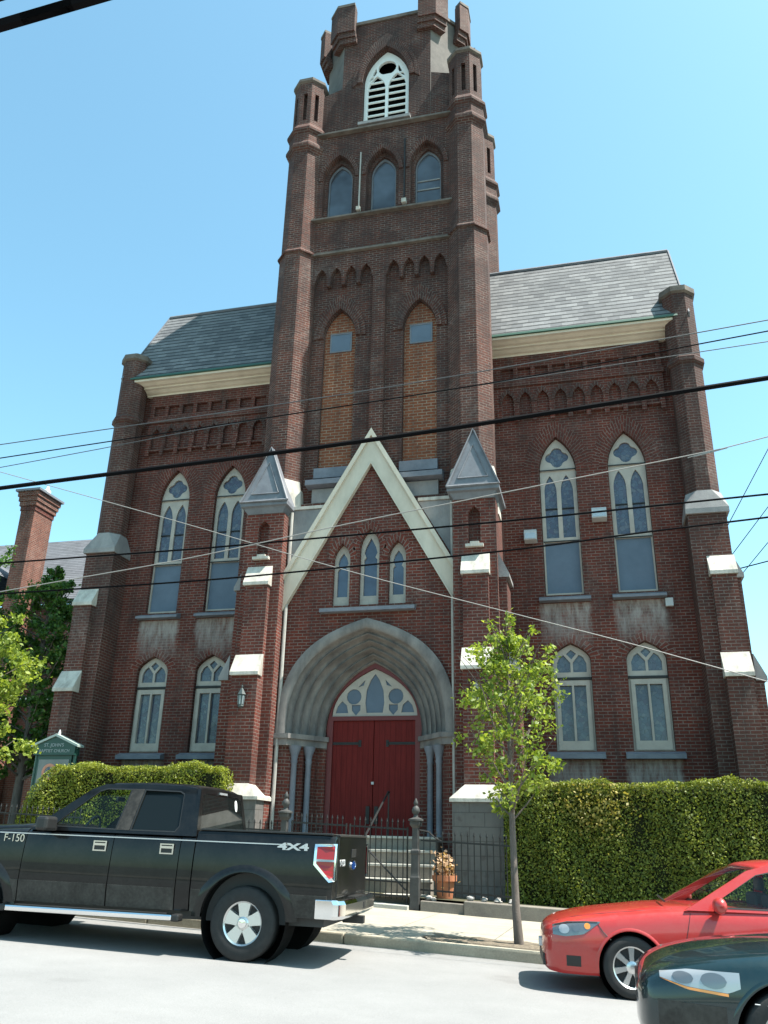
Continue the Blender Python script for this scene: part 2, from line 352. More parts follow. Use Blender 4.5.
class MB:
    def __init__(s, church=False): s.v = []; s.f = []; s.uv = {}; s.ch = church
    def add(s, vs, fs, uvs=None):
        b = len(s.v); s.v += [tuple(v) for v in vs]
        for i, f in enumerate(fs):
            if uvs: s.uv[len(s.f)] = uvs[i]
            s.f.append(tuple(b + j for j in f))
        return s
    def box(s, x0, x1, y0, y1, z0, z1):
        return s.add([(x, y, z) for z in (z0, z1) for y in (y0, y1) for x in (x0, x1)],
                     [(0, 2, 3, 1), (4, 5, 7, 6), (0, 1, 5, 4), (2, 6, 7, 3), (0, 4, 6, 2), (1, 3, 7, 5)])
    def prism(s, poly, d0, d1, fr=None):
        """polygon (a,b) extruded from depth d0 to d1; fr maps (a,b,d) to xyz"""
        return s.holed(poly, [], d0, d1, fr)
    def holed(s, outer, holes, d0, d1, fr=None):
        fr = fr or (lambda a, b, d: (a, d, b))
        loops = [outer] + holes
        flat = [p for l in loops for p in l]
        n = len(flat)
        tris = tessellate_polygon([[Vector((p[0], p[1], 0)) for p in l] for l in loops])
        vs = [fr(p[0], p[1], d0) for p in flat] + [fr(p[0], p[1], d1) for p in flat]
        fs = []
        for t in tris:
            fs.append(tuple(t)); fs.append(tuple(n + i for i in reversed(t)))
        o = 0
        for l in loops:
            m = len(l)
            for i in range(m):
                a, b = o + i, o + (i + 1) % m
                fs.append((a, b, n + b, n + a))
            o += m
        return s.add(vs, fs)
    def loft(s, rows, close=False, cap=False):
        m = len(rows[0]); vs = [p for r in rows for p in r]; fs = []
        for i in range(len(rows) - 1):
            for j in range(m if close else m - 1):
                k = (j + 1) % m
                fs.append((i * m + j, i * m + k, (i + 1) * m + k, (i + 1) * m + j))
        if cap:
            fs.append(tuple(range(m - 1, -1, -1))); fs.append(tuple((len(rows) - 1) * m + j for j in range(m)))
        return s.add(vs, fs)
    def ring(s, A, B, y0, y1):
        """masonry arch between two open polylines of equal count, extruded y0..y1, courses radial"""
        n = len(A); vs = []; fs = []; uvs = []
        for (a, b) in zip(A, B):
            vs += [(a[0], y0, a[1]), (b[0], y0, b[1]), (b[0], y1, b[1]), (a[0], y1, a[1])]
        t = 0
        for i in range(n - 1):
            l = math.dist(A[i], A[i + 1]) * K; w = math.dist(A[i], B[i]) * K; dd = abs(y1 - y0) * K
            o = 4 * i; p = 4 * (i + 1)
            fs += [(o, p, p + 1, o + 1), (o + 1, p + 1, p + 2, o + 2), (o + 2, p + 2, p + 3, o + 3), (o + 3, p + 3, p, o)]
            uvs += [[(0, t), (0, t + l), (w, t + l), (w, t)]] + [[(0, t), (0, t + l), (dd, t + l), (dd, t)]] + [[(0, t), (0, t + l), (w, t + l), (w, t)]] + [[(0, t), (0, t + l), (dd, t + l), (dd, t)]]
            t += l
        e = 4 * (n - 1)
        fs += [(0, 1, 2, 3), (e + 3, e + 2, e + 1, e)]
        uvs += [[(0, 0), (.1, 0), (.1, .1), (0, .1)]] * 2
        return s.add(vs, fs, uvs)
    def lathe(s, prof, c=(0, 0, 0), n=16, axis='z', a0=0.0, cap=True):
        rows = []
        for r, h in prof:
            row = []
            for k in range(n):
                a = a0 + 2 * PI * k / n
                p = (r * math.cos(a), r * math.sin(a), h)
                if axis == 'y': p = (p[0], h, p[1])
                if axis == 'x': p = (h, p[0], p[1])
                row.append((c[0] + p[0], c[1] + p[1], c[2] + p[2]))
            rows.append(row)
        return s.loft(rows, True, cap)
    def tube(s, pts, r, n=6):
        pts = [Vector(p) for p in pts]; rows = []
        rr = r if isinstance(r, (list, tuple)) else [r] * len(pts)
        for i, p in enumerate(pts):
            d = (pts[min(i + 1, len(pts) - 1)] - pts[max(i - 1, 0)]).normalized()
            a = d.cross(Vector((0, 0, 1)));
            if a.length < .05: a = d.cross(Vector((1, 0, 0)))
            a.normalize(); b = d.cross(a)
            rows.append([tuple(p + (a * math.cos(2 * PI * k / n) + b * math.sin(2 * PI * k / n)) * rr[i]) for k in range(n)])
        return s.loft(rows, True, True)
    def mirror_x(s):
        o = MB(s.ch); o.v = [(-x, y, z) for x, y, z in s.v]; o.f = [tuple(reversed(f)) for f in s.f]
        o.uv = {k: list(reversed(u)) for k, u in s.uv.items()}
        return o
    def build(s, name, mat, parent=None, smooth=False, bevel=0, world=True, angle=40, solid=0):
        me = bpy.data.meshes.new(name)
        V = [XF(v) for v in s.v] if s.ch else s.v
        me.from_pydata(V, [], s.f)
        bm = bmesh.new(); bm.from_mesh(me)
        bm.faces.ensure_lookup_table()
        uvl = bm.loops.layers.uv.new('UVMap')
        for i, f in enumerate(bm.faces):
            u = s.uv.get(i)
            if u:
                for l, c in zip(f.loops, u): l[uvl].uv = c
            else:
                f.normal_update(); n = f.normal
                if abs(n.z) > .85:
                    for l in f.loops: l[uvl].uv = (l.vert.co.x, l.vert.co.y)
                else:
                    h = math.hypot(n.x, n.y) or 1.0; t = (-n.y / h, n.x / h)
                    if t[0] < -.01 or (abs(t[0]) <= .01 and t[1] < 0): t = (-t[0], -t[1])
                    k = 1 / max(.3, math.sqrt(max(0, 1 - n.z * n.z)))
                    for l in f.loops: l[uvl].uv = (l.vert.co.x * t[0] + l.vert.co.y * t[1], l.vert.co.z * k)
        bmesh.ops.recalc_face_normals(bm, faces=bm.faces)
        off = wloc(parent) if (parent is not None and world) else Vector((0, 0, 0))
        if off.length > 0: bmesh.ops.translate(bm, verts=bm.verts, vec=-off)
        if smooth:
            for f in bm.faces: f.smooth = True
            for e in bm.edges:
                if len(e.link_faces) == 2 and e.calc_face_angle(0) > R(angle): e.smooth = False
        bm.to_mesh(me); bm.free()
        if mat is not None: me.materials.append(M[mat] if isinstance(mat, str) else mat)
        o = bpy.data.objects.new(name, me); COL.objects.link(o)
        if parent is not None: o.parent = parent
        if bevel:
            b = o.modifiers.new('b', 'BEVEL'); b.width = bevel; b.segments = 2; b.limit_method = 'ANGLE'; b.angle_limit = R(35); b.harden_normals = False
        if solid:
            b = o.modifiers.new('s', 'SOLIDIFY'); b.thickness = solid; b.offset = -1
        return o

def C(): return MB(True)
def empty(name, loc, label, cat, group=None, rot=(0, 0, 0)):
    o = bpy.data.objects.new(name, None); COL.objects.link(o); o.location = loc; o.rotation_euler = rot
    o.empty_display_size = .3
    return tag(o, label, cat, group)
def tag(o, label, cat, group=None):
    o['label'] = label; o['category'] = cat
    if group: o['group'] = group
    return o
def struct(o, kind='structure'):
    o['kind'] = kind; return o
def cutter_apply(o, cutters):
    """subtract cutter meshes from o and bake the result"""
    for c in cutters:
        c.parent = o.parent
        md = o.modifiers.new('cut', 'BOOLEAN'); md.operation = 'DIFFERENCE'; md.solver = 'EXACT'; md.object = c
    bpy.context.view_layer.update()
    dg = bpy.context.evaluated_depsgraph_get()
    me = bpy.data.meshes.new_from_object(o.evaluated_get(dg))
    o.modifiers.clear(); o.data = me
    for c in cutters: bpy.data.objects.remove(c)
    return o
def text(s, size, name, mat, parent, mtx, depth=.003, squash=1.0):
    cu = bpy.data.curves.new(name, 'FONT'); cu.body = s; cu.size = size; cu.extrude = depth; cu.offset = .004 if s in ('4X4',) else 0; cu.align_x = 'CENTER'; cu.align_y = 'CENTER'
    t = bpy.data.objects.new(name, cu); COL.objects.link(t)
    bpy.context.view_layer.update()
    me = bpy.data.meshes.new_from_object(t.evaluated_get(bpy.context.evaluated_depsgraph_get()))
    bpy.data.objects.remove(t)
    o = bpy.data.objects.new(name, me); COL.objects.link(o); me.materials.clear(); me.materials.append(M[mat])
    me.transform(Matrix.Scale(squash, 4, (1, 0, 0))); me.transform(mtx); o.parent = parent
    return o
FACE_S = Matrix.Rotation(R(90), 4, 'X')          # text reading from the street side (-y)

# ------------------------------------------------------------------ outline helpers (x,z)
def arch_half(half, zs, za, n):
    h = za - zs; out = []
    if half * .98 <= h < half * 1.2:
        P = [(half, zs), (half * .98, zs + h * .45), (half * .52, zs + h * .80), (0, za)]
        for i in range(n + 1):
            t = i / n; b = ((1 - t) ** 3, 3 * t * (1 - t) ** 2, 3 * t * t * (1 - t), t ** 3)
            out.append((sum(q * p[0] for q, p in zip(b, P)), sum(q * p[1] for q, p in zip(b, P))))
    elif h >= half * 1.2:
        r = (half * half + h * h) / (2 * half); c = half - r; a1 = math.atan2(h, -c)
        for i in range(n + 1):
            a = a1 * i / n; out.append((c + r * math.cos(a), zs + r * math.sin(a)))
    else:
        P = [(half, zs), (half * .97, zs + h * .42), (half * .52, zs + h * .74), (0, za)]
        for i in range(n + 1):
            t = i / n; b = ((1 - t) ** 3, 3 * t * (1 - t) ** 2, 3 * t * t * (1 - t), t ** 3)
            out.append((sum(q * p[0] for q, p in zip(b, P)), sum(q * p[1] for q, p in zip(b, P))))
    out[-1] = (0, za)
    return out
def arch(cx, half, zb, zs, za, n=8):
    r = arch_half(half, zs, za, n)
    right = [(cx + x, z) for x, z in r]; left = [(cx - x, z) for x, z in reversed(r[:-1])]
    base = [(cx + half, zb)] if zb is not None else []
    bl = [(cx - half, zb)] if zb is not None else []
    return base + right + left + bl
def quatrefoil(cx, cz, d, r, n=7, sx=1):
    pm = R(45) + math.asin(min(1, d / (r * math.sqrt(2)))); out = []
    for k in range(4):
        b = k * PI / 2
        for i in range(n):
            f = -pm + 2 * pm * (i + .5) / n
            x = d + r * math.cos(f); y = r * math.sin(f)
            out.append((cx + sx * (x * math.cos(b) - y * math.sin(b)), cz + x * math.sin(b) + y * math.cos(b)))
    return out
def circle(cx, cz, r, n=16): return [(cx + r * math.cos(2 * PI * k / n), cz + r * math.sin(2 * PI * k / n)) for k in range(n)]
def rect(x0, x1, z0, z1): return [(x0, z0), (x1, z0), (x1, z1), (x0, z1)]

# ------------------------------------------------------------------ street frame
ST = R(1.5); cS, sS = math.cos(ST), math.sin(ST); SLOPE = .040
def st(u, v, h=0):
    uu = max(-45, min(45, u))
    return (1.0 + u * cS + v * sS, -7.9 - u * sS + v * cS, .03 - SLOPE * uu + h)
def st_sheet(name, v0, v1, h, mat, us=None):
    us = us or [-400, -45, -20, -10, -5, 0, 5, 10, 20, 45, 400]
    b = MB(); b.loft([[st(u, v0, h) for u in us], [st(u, v1, h) for u in us]])
    o = b.build(name, mat)
    # joints follow the street
    me = o.data; uv = me.uv_layers[0]
    for l in me.loops:
        p = me.vertices[l.vertex_index].co
        dx, dy = p.x - 1.0, p.y + 7.9
        uv.data[l.index].uv = (dx * cS - dy * sS + .55, dx * sS + dy * cS - .02)
    return struct(o)
def ubox(b, u0, u1, v0, v1, h0, h1, n=1):
    for i in range(n):
        a, c = u0 + (u1 - u0) * i / n, u0 + (u1 - u0) * (i + 1) / n
        b.add([st(u, v, h) for h in (h0, h1) for v in (v0, v1) for u in (a, c)],
              [(0, 2, 3, 1), (4, 5, 7, 6), (0, 1, 5, 4), (2, 6, 7, 3), (0, 4, 6, 2), (1, 3, 7, 5)])

st_sheet('ground', -400, 400, -.02, 'land')
st_sheet('road', -11.5, .0, 0, 'road')
b = MB()
for i in range(-14, 14):
    ubox(b, i * 3.0 + .55, i * 3.0 + 3.54, 0, .16, -.1, .13)
struct(b.build('kerb', 'kerb', bevel=.02))
st_sheet('pavement', .165, 4.5, .125, 'pavement')
st_sheet('far_pavement', -15, -11.5, .12, 'pavement')
b = MB(); ubox(b, -45, 45, -11.62, -11.5, -.1, .124, 12)
struct(b.build('far_kerb', 'kerb', bevel=.02))
st_sheet('yard', 4.6, 14, .34, 'yard')
b = MB()
pit = [[st(u + .08 * math.sin(9 * v), .62 + (v - .62) * (1 - .35 * abs(math.sin(5 * u + 1)) * (1 if v > .62 else .2)), .128 + .02 * random.random() * (1 if .25 < v < 1.0 else .1)) for u in np.linspace(1.6, 4.4, 30)] for v in np.linspace(.2, 1.15, 8)]
b.loft(pit); struct(b.build('tree_pit', 'mulch', smooth=True))

# ================================================================== THE CHURCH
church = empty('church', (0, 0, 0), 'large red brick gothic church with a tall square tower above red double doors', 'church')
def both(mk, name, mat, parent=None, **k):
    """a right-hand part and its mirrored left-hand twin"""
    p = parent or church
    L = mk(); L = L if isinstance(L, list) else [L]
    out = []
    for a in L: out += [a.build(name, mat, p, **k), a.mirror_x().build(name, mat, p, **k)]
    return out
def each(mbs, name, mat, parent=None, **k):
    return [b.build(name, mat, parent or church, **k) for b in mbs]
GZ = -.6
UPX, UPH = (5.49, 7.57), .56
def up_arch(cx, g=0): return arch(cx, UPH + g, 8.15 if g <= 0 else None, 12.15, 13.32 + g * 1.25, 9)
def lo_arch(cx, g=0): return arch(cx, .54 + g, 3.72 if g <= 0 else None, 6.22, 6.72 + g, 8)
# wing walls
def mk():
    b = C()
    holes = [up_arch(c) for c in UPX] + [lo_arch(c) for c in (5.55, 7.6)]
    b.holed(rect(2.9, 9.35, GZ, 16.7), holes, 0, .5)
    return b
both(mk, 'wall', 'brick')
def mk():                                            # end gable of the cross block
    b = C(); b.prism([(.5, GZ), (4.6, GZ), (4.6, 16.3), (2.0, 21.0), (.5, 18.0)], 9.2, 9.6, lambda a, z, d: (d, a, z)); return b
both(mk, 'end_wall', 'brick')
b = C(); b.box(-9.2, 9.2, 4.2, 4.6, GZ, 16.3); b.box(-6.5, 6.5, 4.6, 26, GZ, 13); b.prism([(-6.5, 13), (6.5, 13), (0, 20.0)], 25.5, 26); b.build('rear_wall', 'brick', church)
b = C(); b.box(-9.2, 9.2, .55, 4.15, 2.9, 3.0); b.box(-9.0, 9.0, 2.4, 2.5, 0, 15.5); b.build('inner_wall', 'void', church)
# frieze: panel band, string and arcade of little pointed arches in relief
def mk():
    b = C(); holes = []; n = 9; x0, x1 = 3.78, 8.82; p = (x1 - x0) / n
    for i in range(n):
        c = x0 + p * (i + .5)
        holes.append(rect(c - .21, c + .21, 15.52, 15.9))
        holes.append(arch(c, .19, 14.16, 14.62, 14.98, 5))
    low = [(3.6, 14.2)]
    for i in range(n):
        c = x0 + p * i
        low += [(c - .05, 14.2), (c - .05, 14.02), (c + .05, 14.02), (c + .05, 14.2)]
    outer = low + [(8.9, 14.2), (8.9, 16.1), (3.6, 16.1)]
    outer = [(3.6, 14.1), (8.9, 14.1), (8.9, 16.355), (3.6, 16.355)]
    b.holed(outer, holes, -.13, -.002)
    for i in range(n + 1):
        c = x0 + p * i; b.box(c - .07, c + .07, -.17, -.131, 13.92, 14.3)
    b.box(3.6, 8.95, -.2, -.131, 15.2, 15.32); b.box(3.6, 8.95, -.17, -.131, 15.32, 15.4)
    return b
both(mk, 'frieze', 'brick')
def mk():
    out = []; n = 9; x0, x1 = 3.78, 8.82; p = (x1 - x0) / n
    for i in range(n):
        c = x0 + p * (i + .5)
        out.append(C().ring(arch(c, .19, None, 14.62, 14.98, 5), arch(c, .28, None, 14.62, 15.12, 5), -.16, -.131))
    return out
both(mk, 'arcade_moulding', 'brick_pier')
# brick arches over the windows
def mk():
    return [C().ring(up_arch(c, .015), up_arch(c, .25), -.02, .2).ring(up_arch(c, .25), up_arch(c, .47), -.012, .2) for c in UPX] + \
           [C().ring(lo_arch(c, .015), lo_arch(c, .3), -.012, .2) for c in (5.55, 7.6)]
both(mk, 'arch_ring', 'brick')
# cornice and gutter
def mk():
    prof = [(0, 16.36), (-.13, 16.36), (-.13, 16.42), (-.24, 16.44), (-.36, 16.5), (-.46, 16.51), (-.46, 16.56), (-.58, 16.57), (-.7, 16.62), (-.82, 16.63), (-.82, 16.71), (0, 16.71)]
    b = C(); rows = []
    for sgn, xx in ((0, 2.9), (1, 9.05)):
        rows.append([(xx + (.62 * (-y) if sgn else 0), y, z) for y, z in prof])
    b.loft(rows, True, True); return b
both(mk, 'cornice', 'cream')
def mk():
    b = C(); b.prism([(-.9, 16.712), (-.2, 16.712), (-.2, 17.4), (-.87, 16.80)], 2.9, 9.46, lambda a, z, d: (d, a, z)); return b
both(mk, 'gutter', 'green_trim')
# roofs
def mk():
    b = C()
    b.prism([(-.86, 16.80), (1.75, 21.2), (1.75, 21.02), (-.72, 16.80)], 2.6, 9.78, lambda a, z, d: (d, a, z))
    b.prism([(1.752, 21.2), (4.9, 16.2), (4.8, 16.1), (1.752, 21.02)], .0, 9.78, lambda a, z, d: (d, a, z))
    return b
both(mk, 'roof', 'slate')
def mk():
    b = C(); b.tube([(2.6, 1.75, 21.22), (9.78, 1.75, 21.22)], .07, 6)
    b.prism([(-.9, 16.8), (1.75, 21.26), (1.75, 21.0), (-.78, 16.66)], 9.785, 9.83, lambda a, z, d: (d, a, z)); return b
both(mk, 'roof_edge', 'lead')
b = C(); b.prism([(-7, 12.8), (0, 20.4), (7, 12.8), (6.8, 12.6), (0, 20.1), (-6.8, 12.6)], 3.0, 26.3, lambda a, z, d: (a, d, z)); b.build('nave_roof', 'slate', church)

# corner piers of the wings
def octa(cx, cy, r): return [(cx + r * math.cos(R(22.5 + 45 * k)), cy + r * math.sin(R(22.5 + 45 * k))) for k in range(8)]
def oct_prism(b, cx, cy, segs):
    """segs: list of (radius, z)"""
    b.loft([[(x, y, z) for x, y in octa(cx, cy, r)] for r, z in segs], True, True)
def taper_cap(b, x0, x1, y0, y1, z0, z1, dx0=0, dx1=0, dy0=0, dy1=0, lip=.12):
    """weathering stone: vertical lip then sloping up to a smaller rectangle"""
    def rc(a, c, e, f, z): return [(a, e, z), (c, e, z), (c, f, z), (a, f, z)]
    b.loft([rc(x0, x1, y0, y1, z0), rc(x0, x1, y0, y1, z0 + lip), rc(x0 + dx0, x1 - dx1, y0 + dy0, y1 - dy1, z1)], True, True)
PX, PY = 9.55, -.42
def mk():
    b = C()
    oct_prism(b, PX, PY, [(.49, 10.3), (.49, 14.98), (.58, 15.06), (.58, 15.2), (.49, 15.3), (.49, 17.55)])
    b.box(9.02, 10.05, -.93, .6, GZ, 10.05)
    b.box(9.42, 10.05, -1.15, -.93, GZ, 8.2); b.box(9.42, 10.05, -1.42, -1.15, GZ, 5.4)
    b.box(10.05, 10.22, -.75, -.1, GZ, 8.2); b.box(10.22, 10.42, -.75, -.1, GZ, 5.4)
    return b
both(mk, 'corner_pier', 'brick_pier')
def mk():
    b = C(); oct_prism(b, PX, PY, [(.49, 17.55), (.575, 17.6), (.575, 17.78), (.25, 17.98)]); return b
both(mk, 'pier_cap', 'sootstone')
def mk(): 
    b = C()
    b.loft([[(x, y, z) for x, y in [(8.97, -1.02), (10.13, -1.02), (10.13, .1), (8.97, .1)]] for z in (10.051, 10.2)], True, True)
    sq = []
    for k in range(8):
        a = R(22.5 + 45 * k); s = 1.0
        sq.append(((10.13 if math.cos(a) > 0 else 8.97) , (.1 if math.sin(a) > 0 else -1.02), 10.201))
    b.loft([sq, [(x, y, 10.78) for x, y in octa(PX, PY, .52)]], True, True)
    return b
both(mk, 'pier_weathering', 'stone')
def mk():
    b = C(); taper_cap(b, 9.38, 10.09, -1.22, -.932, 8.201, 8.8, dy0=.28, lip=.1); return b
both(mk, 'buttress_cap', 'pale')
def mk():
    b = C(); taper_cap(b, 9.38, 10.09, -1.50, -1.152, 5.401, 6.08, dy0=.34, lip=.1); return b
both(mk, 'buttress_cap', 'pale')
def mk():
    b = C(); taper_cap(b, 10.052, 10.30, -.79, -.06, 8.201, 8.85, dx1=.23, lip=.1); d = C(); taper_cap(d, 10.222, 10.50, -.79, -.06, 5.401, 6.1, dx1=.26, lip=.1); return [b, d]
both(mk, 'side_buttress_cap', 'stone')

# ---------------------------------------------------------- tower
TX, TY = 3.05, -1.3
b = C(); b.box(-2.95, 2.95, -1.1, 2.7, 10.0, 26.1); b.box(-2.95, 2.95, -.45, 2.7, GZ, 10.0); b.build('tower_body', 'brick_tower', church)
tri = [(c, arch(c, .47, 22.15, 23.9, 24.72, 7)) for c in (-1.64, 0, 1.64)]
blind = [(c, arch(c, .56, 12.2, 17.1, 18.2, 7)) for c in (-1.38, 1.38)]
def bay(sg):
    x0, x1 = .22, 2.36; n = 4; p = (x1 - x0) / n
    pts = [(x0, 11.0), (x1, 11.0), (x1, 19.25)]
    for i in range(n):
        c = x1 - p * (i + .5)
        pts += [(x, z) for x, z in arch(c, .19, None, 19.45, 19.86, 5)]
        if i < n - 1: pts += [(c - .2, 19.12), (c - p + .2, 19.12)]
    pts += [(x0, 19.25)]
    return [(sg * x, z) for x, z in pts]
b = C()
b.holed(rect(-2.6, 2.6, 10.0, 26.1), [bay(1), bay(-1)] + [arch(c, .60, 22.05, 23.85, 24.92, 7) for c in (-1.64, 0, 1.64)], -1.55, -1.36)
b.build('tower_front', 'brick_tower', church)
b = C(); b.holed(rect(-2.6, 2.6, 10.0, 26.1), [a for c, a in tri] + [a for c, a in blind], -1.358, -1.102); b.build('tower_backing', 'brick_tower', church)
for c, a in blind:
    C().ring(arch(c, .575, None, 17.1, 18.22, 7), arch(c, .74, None, 17.1, 18.52, 7), -1.44, -1.33).ring(arch(c, .74, None, 17.1, 18.52, 7), arch(c, .92, None, 17.1, 18.84, 7), -1.40, -1.33).build('arch_ring', 'brick_tower', church)
for c, a in tri:
    C().ring(arch(c, .62, None, 23.85, 24.94, 7), arch(c, .76, None, 23.85, 25.22, 7), -1.60, -1.5).build('arch_ring', 'brick_tower', church)
for c, a in blind:
    w = C().prism(arch(c, .555, 12.2, 17.1, 18.19, 7), -1.22, -1.105)
    o = w.build('blind_window', 'brick_fill', church)
    C().box(c - .34 + .02, c + .36, -1.245, -1.222, 16.62, 17.28).build('pane', 'panel', o)
    f = C().holed(rect(c - .36, c + .40, 16.58, 17.32), [rect(c - .31, c + .35, 16.63, 17.27)], -1.26, -1.221); f.build('frame', 'lead', o)
for i, (c, a) in enumerate(tri):
    f = C().holed(arch(c, .468, 22.155, 23.9, 24.715, 7), [arch(c, .415, 22.22, 23.9, 24.6, 7)], -1.26, -1.2)
    o = f.build('tower_window', 'lead', church)
    C().prism(arch(c, .42, 22.2, 23.9, 24.62, 7), -1.22, -1.19).build('pane', 'glass_up', o)
    if c > 1:
        C().box(c - .41, c + .41, -1.25, -1.223, 23.35, 23.40).box(c - .41, c + .41, -1.25, -1.223, 22.95, 23.0).build('bar', 'stone', o)
b = C()
b.prism([(-1.7, 22.02), (-1.7, 21.95), (-1.36, 21.9), (-1.36, 22.14)], -2.55, 2.55, lambda a, z, d: (d, a, z))
b.build('tower_sill', 'sootstone', church)
for x, z1, mt in ((-.83, 24.9, 'pipe'), (.83, 25.2, 'iron')):
    C().box(x - .022, x + .022, -1.60, -1.552, 22.16, z1).build('downpipe', mt, church)
each([C().box(-.9, -.76, -1.7, -1.56, 22.15, 22.3), C().box(.76, .92, -1.72, -1.56, 22.15, 22.32)], 'corbel_block', 'pale')
for sg in (1, -1):                                  # two-step stone sills below the blind windows
    b = C(); x0, x1 = .66, 2.1
    b.prism([(-1.52, 12.2), (-1.2, 12.26), (-1.2, 11.86), (-1.52, 11.86)], x0 + .12, x1 - .12, lambda a, z, d: (sg * d, a, z))
    b.prism([(-1.75, 11.72), (-1.3, 11.855), (-1.3, 11.5), (-1.75, 11.55)], x0 - .06, x1 + .06, lambda a, z, d: (sg * d, a, z))
    b.build('blind_sill', 'bluestone', church)
    C().box(*sorted((sg * (x0 + .1), sg * (x1 - .1))), -1.5, -1.3, 10.8, 11.49).build('sill_apron', 'stone', church)
# string courses
b = C()
b.prism([(-1.66, 20.5), (-1.5, 20.62), (-1.5, 20.4), (-1.66, 20.42)], -2.55, 2.55, lambda a, z, d: (d, a, z))
b.build('string_course', 'sootstone', church)
b = C(); b.prism([(-1.72, 26.02), (-1.3, 26.25), (-1.3, 25.9), (-1.72, 25.94)], -2.6, 2.6, lambda a, z, d: (d, a, z)); b.build('string_course', 'sootstone', church)
# octagonal turrets at the four corners
def turret(cx, cy):
    b = C(); oct_prism(b, cx, cy, [(.70, 10.5), (.70, 20.45), (.78, 20.46), (.78, 20.52), (.66, 20.66), (.66, 25.1), (.80, 25.3), (.80, 25.42), (.70, 25.6), (.70, 25.95), (.80, 26.1), (.80, 26.2), (.62, 26.5)])
    o = b.build('turret', 'brick_tower', church)
    # niche stage: eight corner posts round a dark core, closed below and above
    b = C(); oct_prism(b, cx, cy, [(.42, 26.45), (.42, 28.4)])
    P0 = octa(cx, cy, .62); P1 = octa(cx, cy, .5)
    for k in range(8):
        a0, a1 = P0[k], P0[(k + 1) % 8]; i0, i1 = P1[k], P1[(k + 1) % 8]
        def lp(p, q, t): return (p[0] + (q[0] - p[0]) * t, p[1] + (q[1] - p[1]) * t)
        for t0, t1 in ((0, .33), (.67, 1)):
            q = [lp(a0, a1, t0), lp(a0, a1, t1), lp(i0, i1, t1), lp(i0, i1, t0)]
            b.loft([[(x, y, z) for x, y in q] for z in (26.7205, 28.0595)], True, True)
        q = [lp(a0, a1, 0), lp(a0, a1, 1), lp(i0, i1, 1), lp(i0, i1, 0)]
        b.loft([[(x, y, z) for x, y in q] for z in (28.06, 28.62)], True, True)
        b.loft([[(x, y, z) for x, y in q] for z in (26.48, 26.72)], True, True)
    b.build('niche_stage', 'brick_tower', o)
    b = C(); oct_prism(b, cx, cy, [(.62, 28.6), (.70, 28.66), (.70, 28.78), (.25, 29.05)]); b.build('cap', 'sootstone', o)
for cx, cy in ((TX, TY), (-TX, TY), (TX, 2.75), (-TX, 2.75)): turret(cx, cy)
# side walls of the tower between turrets are the tower body; broached base of each front turret in pale stone
def mk():
    b = C(); b.loft([[(x, y, 10.2) for x, y in octa(TX, TY, .82)], [(x, y, 11.3) for x, y in octa(TX, TY, .78)], [(x, y, 11.75) for x, y in octa(TX, TY, .70)]], True, True); return b
both(mk, 'turret_base', 'pale')

# belfry: chamfered square
bel = [(-1.74, -1.4), (1.74, -1.4), (2.7, -.35), (2.7, 1.6), (1.74, 2.65), (-1.74, 2.65), (-2.7, 1.6), (-2.7, -.35)]
def inset(p, k): return [(x * k, .62 + (y - .62) * k) for x, y in p]
belhole = arch(0, .90, 26.4, 28.55, 30.22, 10)
b = C(); b.holed(rect(-1.74, 1.74, 26.1, 31.75), [belhole], -1.4, -1.0)
ins = inset(bel, .86)
for k in (2, 3, 4, 5, 6):
    p, q = bel[k], bel[(k + 1) % 8]; r, s_ = ins[(k + 1) % 8], ins[k]
    b.loft([[(x, y, z) for x, y in (p, q, r, s_)] for z in (26.1, 31.75)], True, True)
b.build('belfry', 'brick_tower', church)
for k in (1, 7):
    p, q = bel[k], bel[(k + 1) % 8]; r, s_ = ins[(k + 1) % 8], ins[k]
    C().loft([[(x, y, z) for x, y in (p, q, r, s_)] for z in (26.1, 31.75)], True, True).build('chamfer', 'render', church)
C().loft([[(x, y, z) for x, y in inset(bel, .7)] for z in (26.0, 31.3)], True, True).build('belfry_core', 'void', church)
# sloping shoulders at the foot of the chamfers
def mk():
    b = C(); b.add([(1.75, -1.39, 26.1), (2.9, -1.39, 26.1), (2.9, -.2, 26.1), (2.69, -.36, 28.5), (1.76, -1.385, 28.5), (2.9, -1.39, 28.1)],
                   [(0, 1, 5), (1, 2, 5), (0, 5, 4), (2, 3, 5), (3, 4, 5), (0, 4, 3, 2), (0, 2, 1)]); return b
both(mk, 'shoulder', 'brick_tower')
b = C()
b.ring(arch(0, .92, None, 28.55, 30.25, 10), arch(0, 1.12, None, 28.55, 30.62, 10), -1.5, -1.3)
b.ring(arch(0, 1.14, None, 28.55, 30.65, 10), arch(0, 1.32, None, 28.4, 31.0, 10), -1.46, -1.3)
b.build('belfry_arch', 'brick_tower', church)
